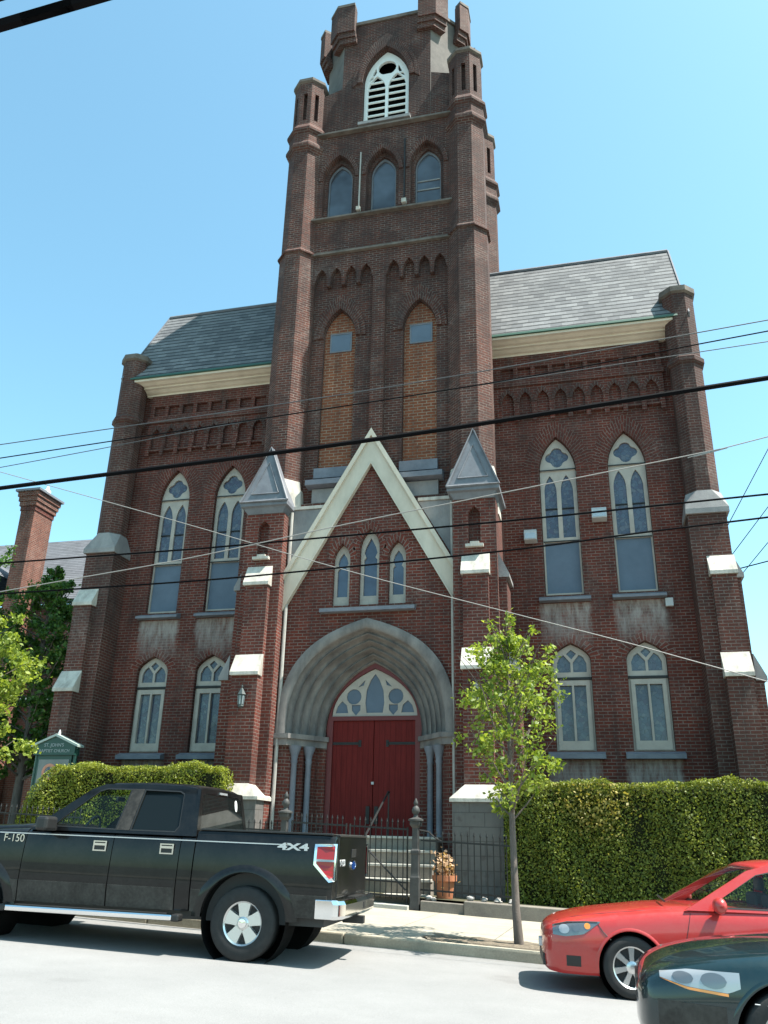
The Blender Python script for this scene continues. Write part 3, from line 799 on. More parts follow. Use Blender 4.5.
# parapet and merlons
b = C(); b.loft([[(x, y, 31.76) for x, y in inset(bel, 1.03)], [(x, y, 31.92) for x, y in inset(bel, 1.03)]], True, True); b.build('parapet_coping', 'sootstone', church)
def merlon(poly):
    b = C()
    for i, (k, z0, z1) in enumerate(((1.045, 30.75, 31.0), (1.06, 31.0, 31.25), (1.075, 31.25, 32.65))):
        q = [((x - cxm) * 1 + cxm + (k - 1) * (x * 2.0), (y + (k - 1) * (y - .62) * 2.0)) for x, y in poly for cxm in (0,)]
        b.loft([[(x, y, z) for x, y in q] for z in (z0, z1)], True, True)
    return b
for sg in (1, -1):
    for pts in ([(1.12, -1.38), (1.74, -1.38), (2.1, -1.0), (1.85, -.85), (1.6, -1.1), (1.12, -1.1)], [(2.45, -.62), (2.7, -.35), (2.7, .2), (2.4, .2), (2.4, -.3), (2.25, -.45)],
                [(2.4, 1.3), (2.7, 1.3), (2.7, 1.6), (2.4, 1.95), (2.2, 1.75), (2.4, 1.5)], [(1.12, 2.3), (1.6, 2.3), (1.9, 2.1), (2.1, 2.25), (1.74, 2.63), (1.12, 2.63)]):
        b = merlon([(sg * x, y) for x, y in pts]); o = b.build('merlon', 'brick_tower', church)
        q = [(x * 1.16, y + .16 * (y - .62)) for x, y in pts]
        C().loft([[(sg * x, y, z) for x, y in q] for z in (32.655, 32.78)], True, True).build('cap', 'sootstone', o)
# louvred belfry window
f = C()
f.holed(arch(0, .885, 26.42, 28.55, 30.19, 10), [arch(-.40, .345, 26.58, 28.3, 29.0, 7), arch(.40, .345, 26.58, 28.3, 29.0, 7), circle(0, 29.35, .36, 16), [(-.72, 28.75), (-.55, 28.9), (-.42, 29.2), (-.45, 29.42)], [(.72, 28.75), (.55, 28.9), (.42, 29.2), (.45, 29.42)]], -1.24, -1.14)
bw = f.build('belfry_window', 'white', church)
b = C()
for i in range(8):
    z = 26.72 + i * .335
    hw = .86
    b.prism([(-1.20, z - .06), (-1.08, z + .13), (-1.06, z + .11), (-1.18, z - .08)], -hw, hw, lambda a, zz, d: (d, a, zz))
    b.box(-hw, hw, -1.215, -1.18, z - .06, z + .0)
b.build('louvre', 'white', bw)
b = C(); b.box(-1.0, 1.0, -1.6, -1.2, 26.27, 26.40); b.build('sill', 'stone', bw)

# ---------------------------------------------------------- porch front with gable
DOORARCH = (2.53, 4.03, 7.2)
def dome(half, zs, za, n=20, fl=1.0):
    """broad gothic arch, from right springing over the apex to the left one"""
    k = max(0, min(1, (2.4 - half) / 1.0))
    P = [(half * 1.0, zs), (half * 1.02, zs + (za - zs) * (.62 - .1 * k)), (half * (.64 - .07 * k), zs + (za - zs) * (.86 - .04 * k)), (0, za)]
    r = []
    for i in range(n + 1):
        t = i / n; q = ((1 - t) ** 3, 3 * t * (1 - t) ** 2, 3 * t * t * (1 - t), t ** 3)
        r.append((sum(a * p[0] for a, p in zip(q, P)), sum(a * p[1] for a, p in zip(q, P))))
    return r + [(-x, z) for x, z in reversed(r[:-1])]
lanc = [(0, .30, 7.62, 9.3, 9.95), (-.84, .26, 7.62, 9.0, 9.52), (.84, .26, 7.62, 9.0, 9.52)]
b = C()
outer = [(-2.5, GZ), (-2.3, GZ), (-2.3, 4.03)] + list(reversed(dome(2.3, 4.03, 6.95)))[1:-1] + [(2.3, 4.03), (2.3, GZ), (2.5, GZ), (2.5, 10.7), (1.41, 10.7), (0, 13.15), (-1.41, 10.7), (-2.5, 10.7)]
b.holed(outer, [arch(c, h, z0, zs, za, 7) for c, h, z0, zs, za in lanc], -1.78, -1.2)
b.build('porch_wall', 'brick', church)
for c, h, z0, zs, za in lanc: C().ring(arch(c, h + .01, None, zs, za + .01, 7), arch(c, h + .2, None, zs, za + .3, 7), -1.795, -1.7).build('arch_ring', 'brick', church)
each([C().box(-2.44, -1.45, -1.84, -1.5, 10.702, 10.80), C().box(1.45, 2.44, -1.84, -1.5, 10.702, 10.80)], 'porch_ledge', 'pale')
for sg in (1, -1): C().prism([(sg * 1.45, 10.69), (sg * 2.44, 10.69), (sg * 2.44, 9.0)], -1.795, -1.782).build('stained_panel', 'stone', church)
# cream gable boards
def chev(zo, zi, xo):
    sl = 1.77
    return [(0, zo), (xo, zo - sl * xo), (xo, zi - sl * xo + .0), (0, zi), (-xo, zi - sl * xo), (-xo, zo - sl * xo)]
b = C(); b.prism(chev(13.2, 12.02, 2.56), -1.93, -1.785); b.prism(chev(13.2, 12.95, 2.56), -2.02, -1.931); b.prism(chev(12.10, 12.02, 2.56), -1.955, -1.931)
b.build('gable_board', 'gable', church)
# three small lancet windows
for c, h, z0, zs, za in lanc:
    f = C(); tw = h - .10
    tref = arch(c, tw, z0 + .28, zs - .1, za - .28, 7)
    tp = [(c + tw, z0 + .3), (c + tw, zs - .28), (c + tw - .06, zs - .2), (c + tw, zs - .06), (c + tw - .05, zs + .12), (c, za - .25), (c - tw + .05, zs + .12), (c - tw, zs - .06), (c - tw + .06, zs - .2), (c - tw, zs - .28), (c - tw, z0 + .3)]
    f.holed(arch(c, h - .005, z0, zs, za - .01, 7), [tp], -1.62, -1.52)
    o = f.build('lancet_window', 'creamw', church)
    C().box(c - tw - .02, c + tw + .02, -1.56, -1.54, z0 + .2, za - .2).build('pane', 'glass', o)
C().prism([(-2.0, 7.5), (-1.55, 7.63), (-1.55, 7.4), (-2.0, 7.4)], -1.4, 1.4, lambda a, z, d: (d, a, z)).build('lancet_sill', 'bluestone', church)
# stone archivolt: a continuous moulded surface
b = C(); rows = []
def arow(half, za, y): return [(x, y, z) for x, z in dome(half, 4.03, za, 20)]
rows += [arow(2.53, 7.2, -1.70), arow(2.53, 7.2, -1.90), arow(2.44, 7.11, -1.92), arow(2.28, 6.96, -1.92), arow(2.24, 6.92, -1.88)]
NP = 44
for i in range(NP + 1):
    s_ = i / NP; half = 2.22 - (2.22 - 1.38) * s_; za = 6.9 - (6.9 - 6.12) * s_
    y = -1.80 + 1.02 * s_ + .075 * math.sin(s_ * 5.0 * 2 * PI)
    half += .042 * math.cos(s_ * 5.0 * 2 * PI)
    rows.append(arow(half, za, y))
b.loft(rows); b.build('door_archivolt', 'archstone', church, smooth=True, angle=50)
# jambs, columns, capitals
def mk():
    b = C()
    st_ = [(2.3, -1.765), (2.1, -1.62), (2.1, -1.42), (1.85, -1.42), (1.85, -1.15), (1.6, -1.15), (1.6, -.9), (1.36, -.9), (1.36, -.6), (2.45, -.6), (2.45, -1.765)]
    b.loft([[(x, y, z) for x, y in st_] for z in (.9, 3.72)], True, True); return b
both(mk, 'door_jamb', 'brick')
def mk():
    b = C(); st_ = [(2.62, -1.95), (2.12, -1.95), (1.30, -.9), (1.30, -.6), (2.3, -.6), (2.62, -1.6)]
    for k, z0, z1 in ((1.0, 3.9, 4.03), (.99, 3.72, 3.9)):
        b.loft([[(x if k == 1 else x + .05 * (1 if x < 2.5 else -1), y if k == 1 else y + .05, z) for x, y in st_] for z in (z0, z1)], True, True)
    return b
both(mk, 'impost', 'archstone')
COLS = [(2.02, -1.62), (1.72, -1.28)]
def mkcol(cx, cy):
    b = C(); b.lathe([(.13, .9), (.15, 1.0), (.15, 1.15), (.10, 1.25), (.082, 1.32), (.078, 3.25), (.10, 3.3), (.085, 3.36), (.11, 3.5), (.17, 3.66), (.18, 3.72)], (cx, cy, 0), 14); return b
for cx, cy in COLS:
    both(lambda: mkcol(cx, cy), 'column', 'bluestone', smooth=True)
# door
b = C(); b.box(-1.36, 1.36, -.74, -.62, .9, 4.03); b.box(-1.36, 1.36, -.74, -.62, 4.03, 4.62)
dm = C(); dm.holed([(-1.37, .9), (1.37, .9), (1.37, 4.03)] + dome(1.40, 4.03, 6.14, 14)[1:-1] + [(-1.37, 4.03)], [[(1.20, 1.0), (1.20, 4.5), (-1.20, 4.5), (-1.20, 1.0)], arch(0, 1.26, 4.62, 4.64, 5.98, 10)], -.80, -.66)
dm.build('door_surround', 'redframe', church)
for sg in (1, -1):
    leaf = C().box(*sorted((sg * .008, sg * 1.21)), -.74, -.66, 1.0, 4.5).build('door', 'red', church, bevel=.008)
    hb = C(); z = 4.02 - .15
    hb.box(*sorted((sg * .42, sg * 1.2)), -.765, -.742, z - .035, z + .035); hb.box(*sorted((sg * .36, sg * .44)), -.765, -.742, z - .09, z + .09)
    hb.build('strap_hinge', 'iron', leaf)
    C().box(*sorted((sg * .07, sg * .17)), -.80, -.742, 1.75, 2.2).build('handle', 'iron', leaf)
C().box(-.035, .035, -.79, -.765, 2.77, 2.84).build('lock', 'boxgrey', church)
# tympanum tracery
f = C()
def shield(cx, cz, s_): return [(cx - s_, cz + s_), (cx + s_, cz + s_), (cx + s_, cz - .2 * s_), (cx, cz - s_ * 1.3), (cx - s_, cz - .2 * s_)]
ct = [(.24, 4.72), (.28, 5.0), (.25, 5.35), (.13, 5.65), (0, 5.83), (-.13, 5.65), (-.25, 5.35), (-.28, 5.0), (-.24, 4.72)]
hl = [ct, circle(.62, 5.18, .22, 14), circle(-.62, 5.18, .22, 14), shield(.55, 4.82, .13), shield(-.55, 4.82, .13),
      [(.78, 4.72), (1.16, 4.72), (1.10, 4.92), (.97, 5.06), (.83, 4.94)], [(-.78, 4.72), (-.83, 4.94), (-.97, 5.06), (-1.10, 4.92), (-1.16, 4.72)],
      [(.34, 5.5), (.5, 5.45), (.3, 5.66)], [(-.34, 5.5), (-.3, 5.66), (-.5, 5.45)]]
f.holed(arch(0, 1.25, 4.625, 4.645, 5.97, 10), hl, -.74, -.68)
o = f.build('fanlight', 'creamw', church)
C().prism(arch(0, 1.2, 4.65, 4.66, 5.9, 10), -.70, -.69).build('pane', 'panel', o)

# ---------------------------------------------------------- porch piers with pinnacles
DY = -.28                                            # the piers stand in front of the tower turrets
def mk():
    b = C()
    b.holed(rect(2.55, 3.78, GZ, 10.45), [arch(3.17, .17, 9.15, 9.95, 10.22, 5)], DY - 2.0, DY - 1.8); b.box(2.55, 3.78, DY - 1.8, .1, GZ, 10.45)
    b.box(2.84, 3.54, DY - 2.2, DY - 2.0, GZ, 8.15); b.box(2.84, 3.60, DY - 2.42, DY - 2.2, GZ, 5.5)
    b.box(3.78, 4.0, DY - 1.75, -1.0, GZ, 8.15); b.box(4.0, 4.22, DY - 1.75, -1.0, GZ, 5.5)
    return b
both(mk, 'porch_pier', 'brick')
def mk():
    b = C()
    def rc(x0, x1, y0, y1, z): return [(x0, y0 + DY, z), (x1, y0 + DY, z), (x1, y1, z), (x0, y1, z)]
    b.loft([rc(2.60, 3.73, -2.03, -.9, 10.452), rc(2.50, 3.83, -2.12, -.85, 10.62), rc(2.42, 3.92, -2.2, -.8, 10.66), rc(2.42, 3.92, -2.2, -.8, 10.78), rc(3.13, 3.21, -1.88, -2.02, 12.72)], True, True)
    return b
both(mk, 'pinnacle', 'lead')
def mk():
    b = C(); s0 = Vector((2.42, DY - 2.2, 10.78)); s1 = Vector((3.92, DY - 2.2, 10.78)); ap = Vector((3.17, DY - 1.88, 12.72))
    n = Vector((0, -.025, .005))
    b.tube([tuple(s0 + n), tuple(s1 + n), tuple(ap + n), tuple(s0 + n)], .045, 5)
    m = (s0 + s1 + ap) / 3
    T = [m + (p - m) * .58 + n * .4 for p in (s0, s1, ap, s0)]
    d = C(); d.tube([tuple(t) for t in T], .026, 5)
    return [b, d]
both(mk, 'moulding', 'lead')
def mk():
    b = C(); b.box(2.92, 3.42, DY - 2.14, DY - 2.002, 8.98, 9.06); b.box(3.05, 3.3, DY - 2.09, DY - 2.002, 9.06, 9.14); return b
both(mk, 'niche_ledge', 'pale')
def mk():
    b = C(); taper_cap(b, 2.80, 3.58, DY - 2.28, DY - 2.002, 8.152, 8.78, dy0=.27, lip=.09)
    d = C(); taper_cap(d, 2.80, 3.64, DY - 2.52, DY - 2.202, 5.502, 6.12, dy0=.31, lip=.09); return [b, d]
both(mk, 'buttress_cap', 'pale')
def mk():
    b = C(); taper_cap(b, 3.782, 4.08, DY - 1.79, -.96, 8.152, 8.85, dx1=.28, lip=.1)
    d = C(); taper_cap(d, 4.002, 4.30, DY - 1.79, -.96, 5.502, 6.2, dx1=.28, lip=.1); return [b, d]
both(mk, 'side_buttress_cap', 'stone')
def mk():
    b = C(); taper_cap(b, 2.50, 3.86, DY - 2.62, -1.79, 2.25, 2.66, dx0=.36, dx1=.2, dy0=.19, lip=.08); return b
both(mk, 'plinth_cap', 'pale')
def mk():
    b = C(); b.box(2.56, 3.80, DY - 2.56, -1.79, GZ, 2.249); return b
both(mk, 'plinth', 'ashlar')
def mk():
    b = C(); b.tube([(2.47, -1.86, .9), (2.47, -1.86, 10.6)], .055, 8); return b
both(mk, 'downpipe', 'pipe', smooth=True)

# ---------------------------------------------------------- wing windows
def upper_window(cx):
    f = C()
    la = [arch(cx + s_ * .25, .185, 9.98, 11.5, 12.05, 7) for s_ in (1, -1)]
    f.holed(arch(cx, UPH - .012, 8.16, 12.15, 13.30, 9), [quatrefoil(cx, 12.66, .175, .165, 7, 1.06), *la, rect(cx - .5, cx + .5, 8.24, 9.84)], .14, .24)
    f.box(cx - .54, cx + .54, .10, .138, 12.20, 12.25)
    o = f.build('upper_window', 'creamw', church)
    C().prism(arch(cx, .5, 9.9, 12.15, 13.15, 8), .20, .21).build('pane', 'stained', o)
    C().box(cx - .51, cx + .51, .19, .2, 8.2, 9.86).build('panel', 'panel', o)
    each([C().box(cx - .44, cx + .44, .15, .19, 10.93, 10.96), C().box(cx - .54, cx + .54, .095, .135, 12.205, 12.245), C().box(cx - .53, cx + .53, .11, .139, 9.85, 9.88)], 'bar', 'iron', o)
    C().prism([(-.28, 8.0), (-.28, 7.93), (.14, 7.93), (.14, 8.16)], cx - .74, cx + .74, lambda a, z, d: (d, a, z)).build('sill', 'bluestone', o)
def lower_window(cx):
    f = C()
    t0 = [(cx + .035, 5.90), (cx + .41, 5.90), (cx + .41, 6.16), (cx + .33, 6.32), (cx + .22, 6.40), (cx + .035, 6.18)]
    t1 = [(2 * cx - x, z) for x, z in reversed(t0)]
    d = [(cx, 6.27), (cx + .14, 6.43), (cx, 6.55), (cx - .14, 6.43)]
    f.holed(arch(cx, .53, 3.73, 6.22, 6.70, 8), [t0, t1, d, rect(cx + .03, cx + .36, 4.0, 5.52), rect(cx - .36, cx - .03, 4.0, 5.52)], .14, .24)
    f.holed(rect(cx - .47, cx + .47, 3.76, 5.66), [rect(cx + .03, cx + .36, 4.0, 5.52), rect(cx - .36, cx - .03, 4.0, 5.52)], .10, .138)
    o = f.build('lower_window', 'creamw', church)
    C().box(cx - .45, cx + .45, .20, .21, 3.8, 6.55).build('pane', 'stained', o)
    C().box(cx - .53, cx + .53, .09, .137, 5.68, 5.75).build('transom', 'iron', o)
    C().prism([(-.26, 3.62), (-.26, 3.5), (.14, 3.5), (.14, 3.74)], cx - .76, cx + .76, lambda a, z, d: (d, a, z)).build('sill', 'bluestone', o)
for sg in (1, -1):
    for c in UPX: upper_window(sg * c)
    for c in (5.55, 7.6): lower_window(sg * c)

# ================================================================== STREET, YARD AND PLANTS
# steps up to the door
NS = 5
top, bot = 1.05, .12
steps = empty('steps', (0.1, -2.6, .1), 'flight of pale stone steps rising to the red church doors', 'steps')
rise = (top - bot) / NS
for i in range(NS):
    y0 = -3.05 + .27 * i
    z1 = bot + .26 * (i + 1)
    MB().box(-1.55, 1.75, y0, -1.36 if i == NS - 1 else y0 + .265 + .0, -.3, z1 - .05).build('riser', 'lowwall', steps)
    MB().box(-1.57, 1.77, y0 - .03, -.55 if i == NS - 1 else y0 + .268, z1 - .049, z1).build('tread', 'steps', steps, bevel=.008)
hr = empty('handrail', (.55, -2.3, .9), 'thin black iron handrail sloping down the middle of the church steps', 'handrail')
MB().tube([(.62, -1.55, 2.3), (.62, -1.62, 2.32), (.45, -2.95, 1.35), (.45, -3.0, 1.28)], .022, 6).build('rail', 'iron', hr, smooth=True)
MB().tube([(.62, -1.6, 1.4), (.62, -1.6, 2.3)], .018, 6).build('post', 'iron', hr)
MB().tube([(.45, -2.92, .38), (.45, -2.92, 1.36)], .018, 6).build('post', 'iron', hr)

# low concrete wall under the railings and the gate threshold
b = MB(); ubox(b, .58, 1.40, 4.5, 4.75, -.1, .30); o = struct(b.build('low_wall', 'lowwall', bevel=.012)); del o['kind']
tag(o, 'short low concrete wall stub beside the gate post below the flowerpot', 'wall')
b = MB(); ubox(b, 1.41, 16, 4.42, 4.72, -.1, .36, 6); o = b.build('low_wall', 'lowwall', bevel=.015)
tag(o, 'long low grey concrete wall under the tall hedge behind the red car', 'wall')
b = MB(); ubox(b, -14, -2.4, 4.45, 4.75, -.1, .33, 5); o = b.build('low_wall', 'lowwall', bevel=.015)
tag(o, 'low concrete wall hidden behind the black pickup and under the rounded hedge', 'wall')
b = MB(); ubox(b, -2.12, .36, 4.4, 4.75, -.1, .20); o = b.build('threshold', 'steps', bevel=.012)
tag(o, 'pale stone threshold step under the iron gate', 'step')

# iron railings
FV = 4.6
def pickets(u0, u1, n, hb, ht, name, parent, step=0, rail=.0):
    b = MB()
    for i in range(n):
        u = u0 + (u1 - u0) * (i + .5) / n
        dh = rail
        b.tube([st(u, FV, hb), st(u, FV, ht)], .0105, 5)
        p = st(u, FV, ht); b.lathe([(.0105, 0), (.02, .02), (.003, .085)], p, 5)
    return b.build(name, 'iron', parent)
def rails(u0, u1, hs, parent):
    for h in hs:
        b = MB(); ubox(b, u0, u1, FV - .012, FV + .012, h - .016, h + .016, max(1, int((u1 - u0) / 2))); b.build('rail', 'iron', parent)
def post(u, label):
    p = st(u, FV, .13); e = empty('gate_post', p, label, 'gate post', 'iron gate posts')
    b = MB(); b.lathe([(.125, 0), (.125, .55), (.11, .58), (.105, .62), (.10, .95), (.115, .97), (.115, 1.02), (.085, 1.05), (.08, 1.42), (.13, 1.47), (.14, 1.5), (.14, 1.55)], p, 4, a0=PI / 4 - ST); b.build('shaft', 'irongrey', e, bevel=.008)
    b = MB(); b.lathe([(.15, 1.55), (.15, 1.58), (.05, 1.62), (.04, 1.66), (.075, 1.71), (.08, 1.75), (.06, 1.80), (.028, 1.83), (.045, 1.86), (.045, 1.89), (.012, 1.96)], p, 12); b.build('finial', 'irongrey', e, smooth=True)
post(.46, 'ornate grey iron gate post with finial beside the flowerpot')
post(-2.24, 'ornate iron gate post with finial showing above the pickup bed')
def fence(u0, u1, n, label, hb=.42, ht=1.45, top=1.36):
    e = empty('iron_fence', st((u0 + u1) / 2, FV, .3), label, 'fence', 'iron picket fences')
    pickets(u0, u1, n, hb - .02, ht, 'pickets', e); rails(u0, u1, (hb + .06, top - .02), e); return e
f1 = fence(.56, 2.25, 14, 'black iron picket fence right of the gate post behind the flowerpot')
MB().tube([st(.52, FV, 1.52), st(.71, FV, 1.50), st(.84, FV, 1.40), st(.96, FV, 1.35)], .016, 6).build('scroll', 'iron', f1, smooth=True)
fence(-3.7, -2.34, 11, 'short black iron picket fence between the left gate post and the hedge')
fence(-11, -6.9, 30, 'black iron picket fence at the left edge beyond the pickup bonnet')
def gate(u0, u1, label, brace):
    e = empty('iron_gate', st((u0 + u1) / 2, FV, .25), label, 'gate', 'iron gate leaves')
    pickets(u0 + .05, u1 - .05, 10, .28, 1.62, 'pickets', e); rails(u0, u1, (.34, .58, 1.52), e)
    for u in (u0 + .02, u1 - .02): MB().tube([st(u, FV, .22), st(u, FV, 1.56)], .018, 6).build('stile', 'iron', e)
    a, c = brace; MB().tube([st(a, FV - .03, 1.25), st(c, FV - .03, .45)], .018, 6).build('brace', 'iron', e)
gate(-.88, .32, 'iron gate leaf with a diagonal brace next to the right gate post', (-.64, .28))
gate(-2.1, -.92, 'iron gate leaf whose pickets rise above the pickup bed cover', (-1.22, -2.06))

# flowerpot and stones
pp = st(.95, 4.95, .34)
e = empty('flowerpot', pp, 'terracotta flowerpot with a withered plant behind the iron fence', 'flowerpot')
MB().lathe([(.15, 0), (.19, .30), (.235, .305), (.24, .40), (.20, .40), (.19, .36), (0.01, .36)], pp, 20).build('pot', 'terracotta', e, smooth=True)

def leaf_cloud(name, P, Nrm, size, mat, parent, bias=.5, jit=1.0, aspect=.62, droop=0):
    """many small folded leaves at points P with preferred normals Nrm"""
    n = len(P); P = np.asarray(P, float); Nrm = np.asarray(Nrm, float)
    d = rng.normal(size=(n, 3)); d /= np.linalg.norm(d, axis=1)[:, None]
    nn = Nrm * bias + d * (1 - bias); nn /= np.linalg.norm(nn, axis=1)[:, None] + 1e-9
    t = rng.normal(size=(n, 3)); t[:, 2] -= droop; t -= (t * nn).sum(1)[:, None] * nn; t /= np.linalg.norm(t, axis=1)[:, None] + 1e-9
    s = np.cross(nn, t)
    L = size * (1 + jit * (rng.random(n) - .5))[:, None]; W = L * aspect
    v = np.stack([P - t * L * .5, P + s * W * .5 + nn * L * .08, P + t * L * .5, P - s * W * .5 + nn * L * .08], 1).reshape(-1, 3)
    v -= np.array(wloc(parent))
    me = bpy.data.meshes.new(name); me.vertices.add(4 * n); me.vertices.foreach_set('co', v.ravel())
    me.loops.add(4 * n); me.loops.foreach_set('vertex_index', np.arange(4 * n)); me.polygons.add(n)
    me.polygons.foreach_set('loop_start', np.arange(0, 4 * n, 4)); me.polygons.foreach_set('loop_total', np.full(n, 4))
    me.update(calc_edges=True); me.materials.append(M[mat])
    o = bpy.data.objects.new(name, me); COL.objects.link(o); o.parent = parent
    return o
n = 260
q = rng.normal(size=(n, 3)) * np.array([.09, .09, .13]) + np.array([pp[0], pp[1], pp[2] + .55])
pl_ = leaf_cloud('plant', q, np.tile([0, -.5, .5], (n, 1)), .085, 'dry', e, .3); pl_['kind'] = 'stuff'
for i, (u, v, r, lab) in enumerate(((.70, 4.68, .07, 'small pale stone on the low wall left of the flowerpot'), (.80, 4.66, .05, 'tiny pale stone right against the flowerpot base'),
                                    (1.5, 4.64, .07, 'white stone first in the row right of the flowerpot'), (1.75, 4.64, .06, 'white stone second in the row right of the flowerpot'), (2.0, 4.65, .065, 'white stone third in the row right of the flowerpot'), (2.25, 4.65, .06, 'white stone last in the row right of the flowerpot'))):
    p = st(u, v, .30 if u < 1.4 else .36)
    b = MB(); b.lathe([(r * .7, 0), (r * 1.1, r * .4), (r * .9, r * .9), (r * .3, r * 1.25)], p, 8)
    b.v = [(x + random.uniform(-.3, .3) * r, y + random.uniform(-.3, .3) * r, z + random.uniform(-.1, .15) * r) for x, y, z in b.v]
    o = b.build('stone', 'rock', None, smooth=True, angle=60); tag(o, lab, 'stone', 'stones behind the fence')

# hedges
def hedge(x0, x1, y0, y1, z0, z1, label, n, round_l=0.0, round_r=0.0, zslope=0.0, mat='leaf_hedge', dens=1.0):
    e = empty('hedge', ((x0 + x1) / 2, (y0 + y1) / 2, z0), label, 'hedge')
    def bulge(x, y): return .05 * math.sin(x * 2.3 + y) + .035 * math.sin(x * 5.1 + 2 * y) + .02 * math.sin(11 * x - 3 * y)
    def ztop(x):
        z = z1 + zslope * (x - x0)
        if round_l and x < x0 + round_l: k = 1 - (x - x0) / round_l; z -= (z1 - z0) * .5 * k * k
        if round_r and x > x1 - round_r: k = 1 - (x1 - x) / round_r; z -= (z1 - z0) * .25 * k * k * k
        return z
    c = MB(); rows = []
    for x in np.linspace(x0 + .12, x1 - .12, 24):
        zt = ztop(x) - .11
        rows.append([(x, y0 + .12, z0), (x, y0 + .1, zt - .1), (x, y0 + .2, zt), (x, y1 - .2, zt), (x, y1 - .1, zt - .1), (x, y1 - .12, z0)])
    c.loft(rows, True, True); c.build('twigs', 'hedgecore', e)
    A = (x1 - x0) * (z1 - z0); T = (x1 - x0) * (y1 - y0); S_ = (y1 - y0) * (z1 - z0)
    P = []; N = []
    for k in range(n):
        r = random.random() * (A * 1.15 + T + S_ * 2)
        dep = abs(random.gauss(0, .055))
        if r < A:
            x = random.uniform(x0, x1); z = z0 + (ztop(x) - z0) * random.random(); y = y0 + dep + bulge(x, z) ; nr = (0, -1, .25)
        elif r < A * 1.15:
            x = random.uniform(x0, x1); z = z0 + (ztop(x) - z0) * random.random(); y = y1 - dep; nr = (0, 1, .2)
        elif r < A * 1.15 + T:
            x = random.uniform(x0, x1); y = random.uniform(y0, y1); z = ztop(x) - dep + bulge(x, y) + (random.random() ** 6) * .05; nr = (0, -.1, 1)
        else:
            lft = random.random() < .5; x = x0 + dep if lft else x1 - dep; y = random.uniform(y0, y1); z = z0 + (ztop(x) - z0) * random.random(); nr = (-1 if lft else 1, 0, .2)
            x += bulge(y, z) * (1 if lft else -1)
        P.append((x, y, z)); N.append(nr)
    leaf_cloud('foliage', P, N, .043, mat, e, .45)
    return e
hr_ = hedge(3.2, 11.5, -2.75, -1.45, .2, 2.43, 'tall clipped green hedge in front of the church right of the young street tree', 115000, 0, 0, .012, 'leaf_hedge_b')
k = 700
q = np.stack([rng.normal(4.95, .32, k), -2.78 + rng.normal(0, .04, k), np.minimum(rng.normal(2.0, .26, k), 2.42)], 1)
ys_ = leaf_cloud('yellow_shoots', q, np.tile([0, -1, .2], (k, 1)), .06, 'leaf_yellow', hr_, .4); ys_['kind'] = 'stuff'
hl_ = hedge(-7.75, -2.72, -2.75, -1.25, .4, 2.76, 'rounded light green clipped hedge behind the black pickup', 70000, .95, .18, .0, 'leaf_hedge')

# trees
def tree(name, base, label, cat, trunk_h, r0, crown, nb, nl, lsize, lmat, lean=(0, 0), group=None, up=.9, ground_z=None):
    """crown: (centre z, half height, half width)"""
    e = empty(name, base, label, cat, group)
    bx, by, bz = base; cz, hh, hw = crown
    top = Vector((bx + lean[0], by + lean[1], cz + hh * .93))
    T = [(bx, by, bz - .05)]; m = 10
    for i in range(1, m + 1):
        t = i / m
        T.append((bx + lean[0] * t + .025 * math.sin(3 * t + bx), by + lean[1] * t + .03 * math.sin(4 * t + by), bz + (top.z - bz) * t))
    tk = MB(); tk.tube(T, [r0 * (1.25 if i == 0 else 1) * (1 - .86 * (i / m)) for i in range(m + 1)], 8)
    P = []; br = []
    for j in range(nb):
        t = random.random()
        z0 = bz + trunk_h + (top.z - .15 - bz - trunk_h) * (j + random.random()) / nb
        f = (z0 - bz) / (top.z - bz); i = min(m - 1, int(f * m)); g = f * m - i
        o = Vector(T[i]).lerp(Vector(T[i + 1]), g)
        a = j * 2.39996 + random.uniform(-.4, .4)
        zt = min(1, max(-1, (z0 + hh * .35 - cz) / hh)); ext = hw * math.sqrt(max(.06, 1 - zt * zt)) * random.uniform(.45, 1.2)
        d = Vector((math.cos(a), math.sin(a), up + random.uniform(-.25, .25)))
        end = o + Vector((d.x, d.y, 0)) * ext + Vector((0, 0, ext * d.z))
        mid = o.lerp(end, .5) + Vector((random.uniform(-.05, .05), random.uniform(-.05, .05), -.04 * ext))
        tk.tube([tuple(o), tuple(mid), tuple(end)], [r0 * .32 * (1 - .5 * f), r0 * .2 * (1 - .5 * f), r0 * .06], 5)
        br.append((o, mid, end, ext))
    tk.build('trunk', 'bark', e, smooth=True, angle=70)
    wsum = sum(b_[3] + .2 for b_ in br)
    for o, mid, end, ext in br:
        cnt = int(nl * (ext + .2) / wsum); nc = max(3, int(ext / .2))
        cl = []
        for c in range(nc):
            t = .3 + .75 * random.random() ** .8
            p = (o.lerp(mid, t * 2) if t < .5 else mid.lerp(end, t * 2 - 1))
            cl.append(p + Vector((random.gauss(0, .10), random.gauss(0, .10), random.gauss(.0, .10))) * (.4 + ext))
        for c in range(cnt):
            p = random.choice(cl); s_ = .062 * (.7 + .55 * ext)
            P.append((p.x + random.gauss(0, s_), p.y + random.gauss(0, s_), p.z + random.gauss(0, s_ * .8)))
    leaf_cloud('crown', P, np.tile([0, -.1, 1], (len(P), 1)), lsize, lmat, e, .3, droop=.3)
    return e
random.seed(11)
tb = st(2.85, .62, .12)
tree('street_tree', tb, 'slender young street tree with bright green leaves in front of the right hedge', 'tree', 1.55, .06, (3.15, 1.42, .76), 50, 5200, .07, 'leaf_tree', (-.05, .05), 'young street trees', 1.15)
random.seed(4)
tree('street_tree', st(-7.55, 1.0, .12), 'bright yellow-green young tree at the left edge beside the notice board', 'tree', 1.4, .075, (3.55, 2.1, 1.3), 56, 13000, .09, 'leaf_tree', (-.2, .1), 'young street trees')
random.seed(8)
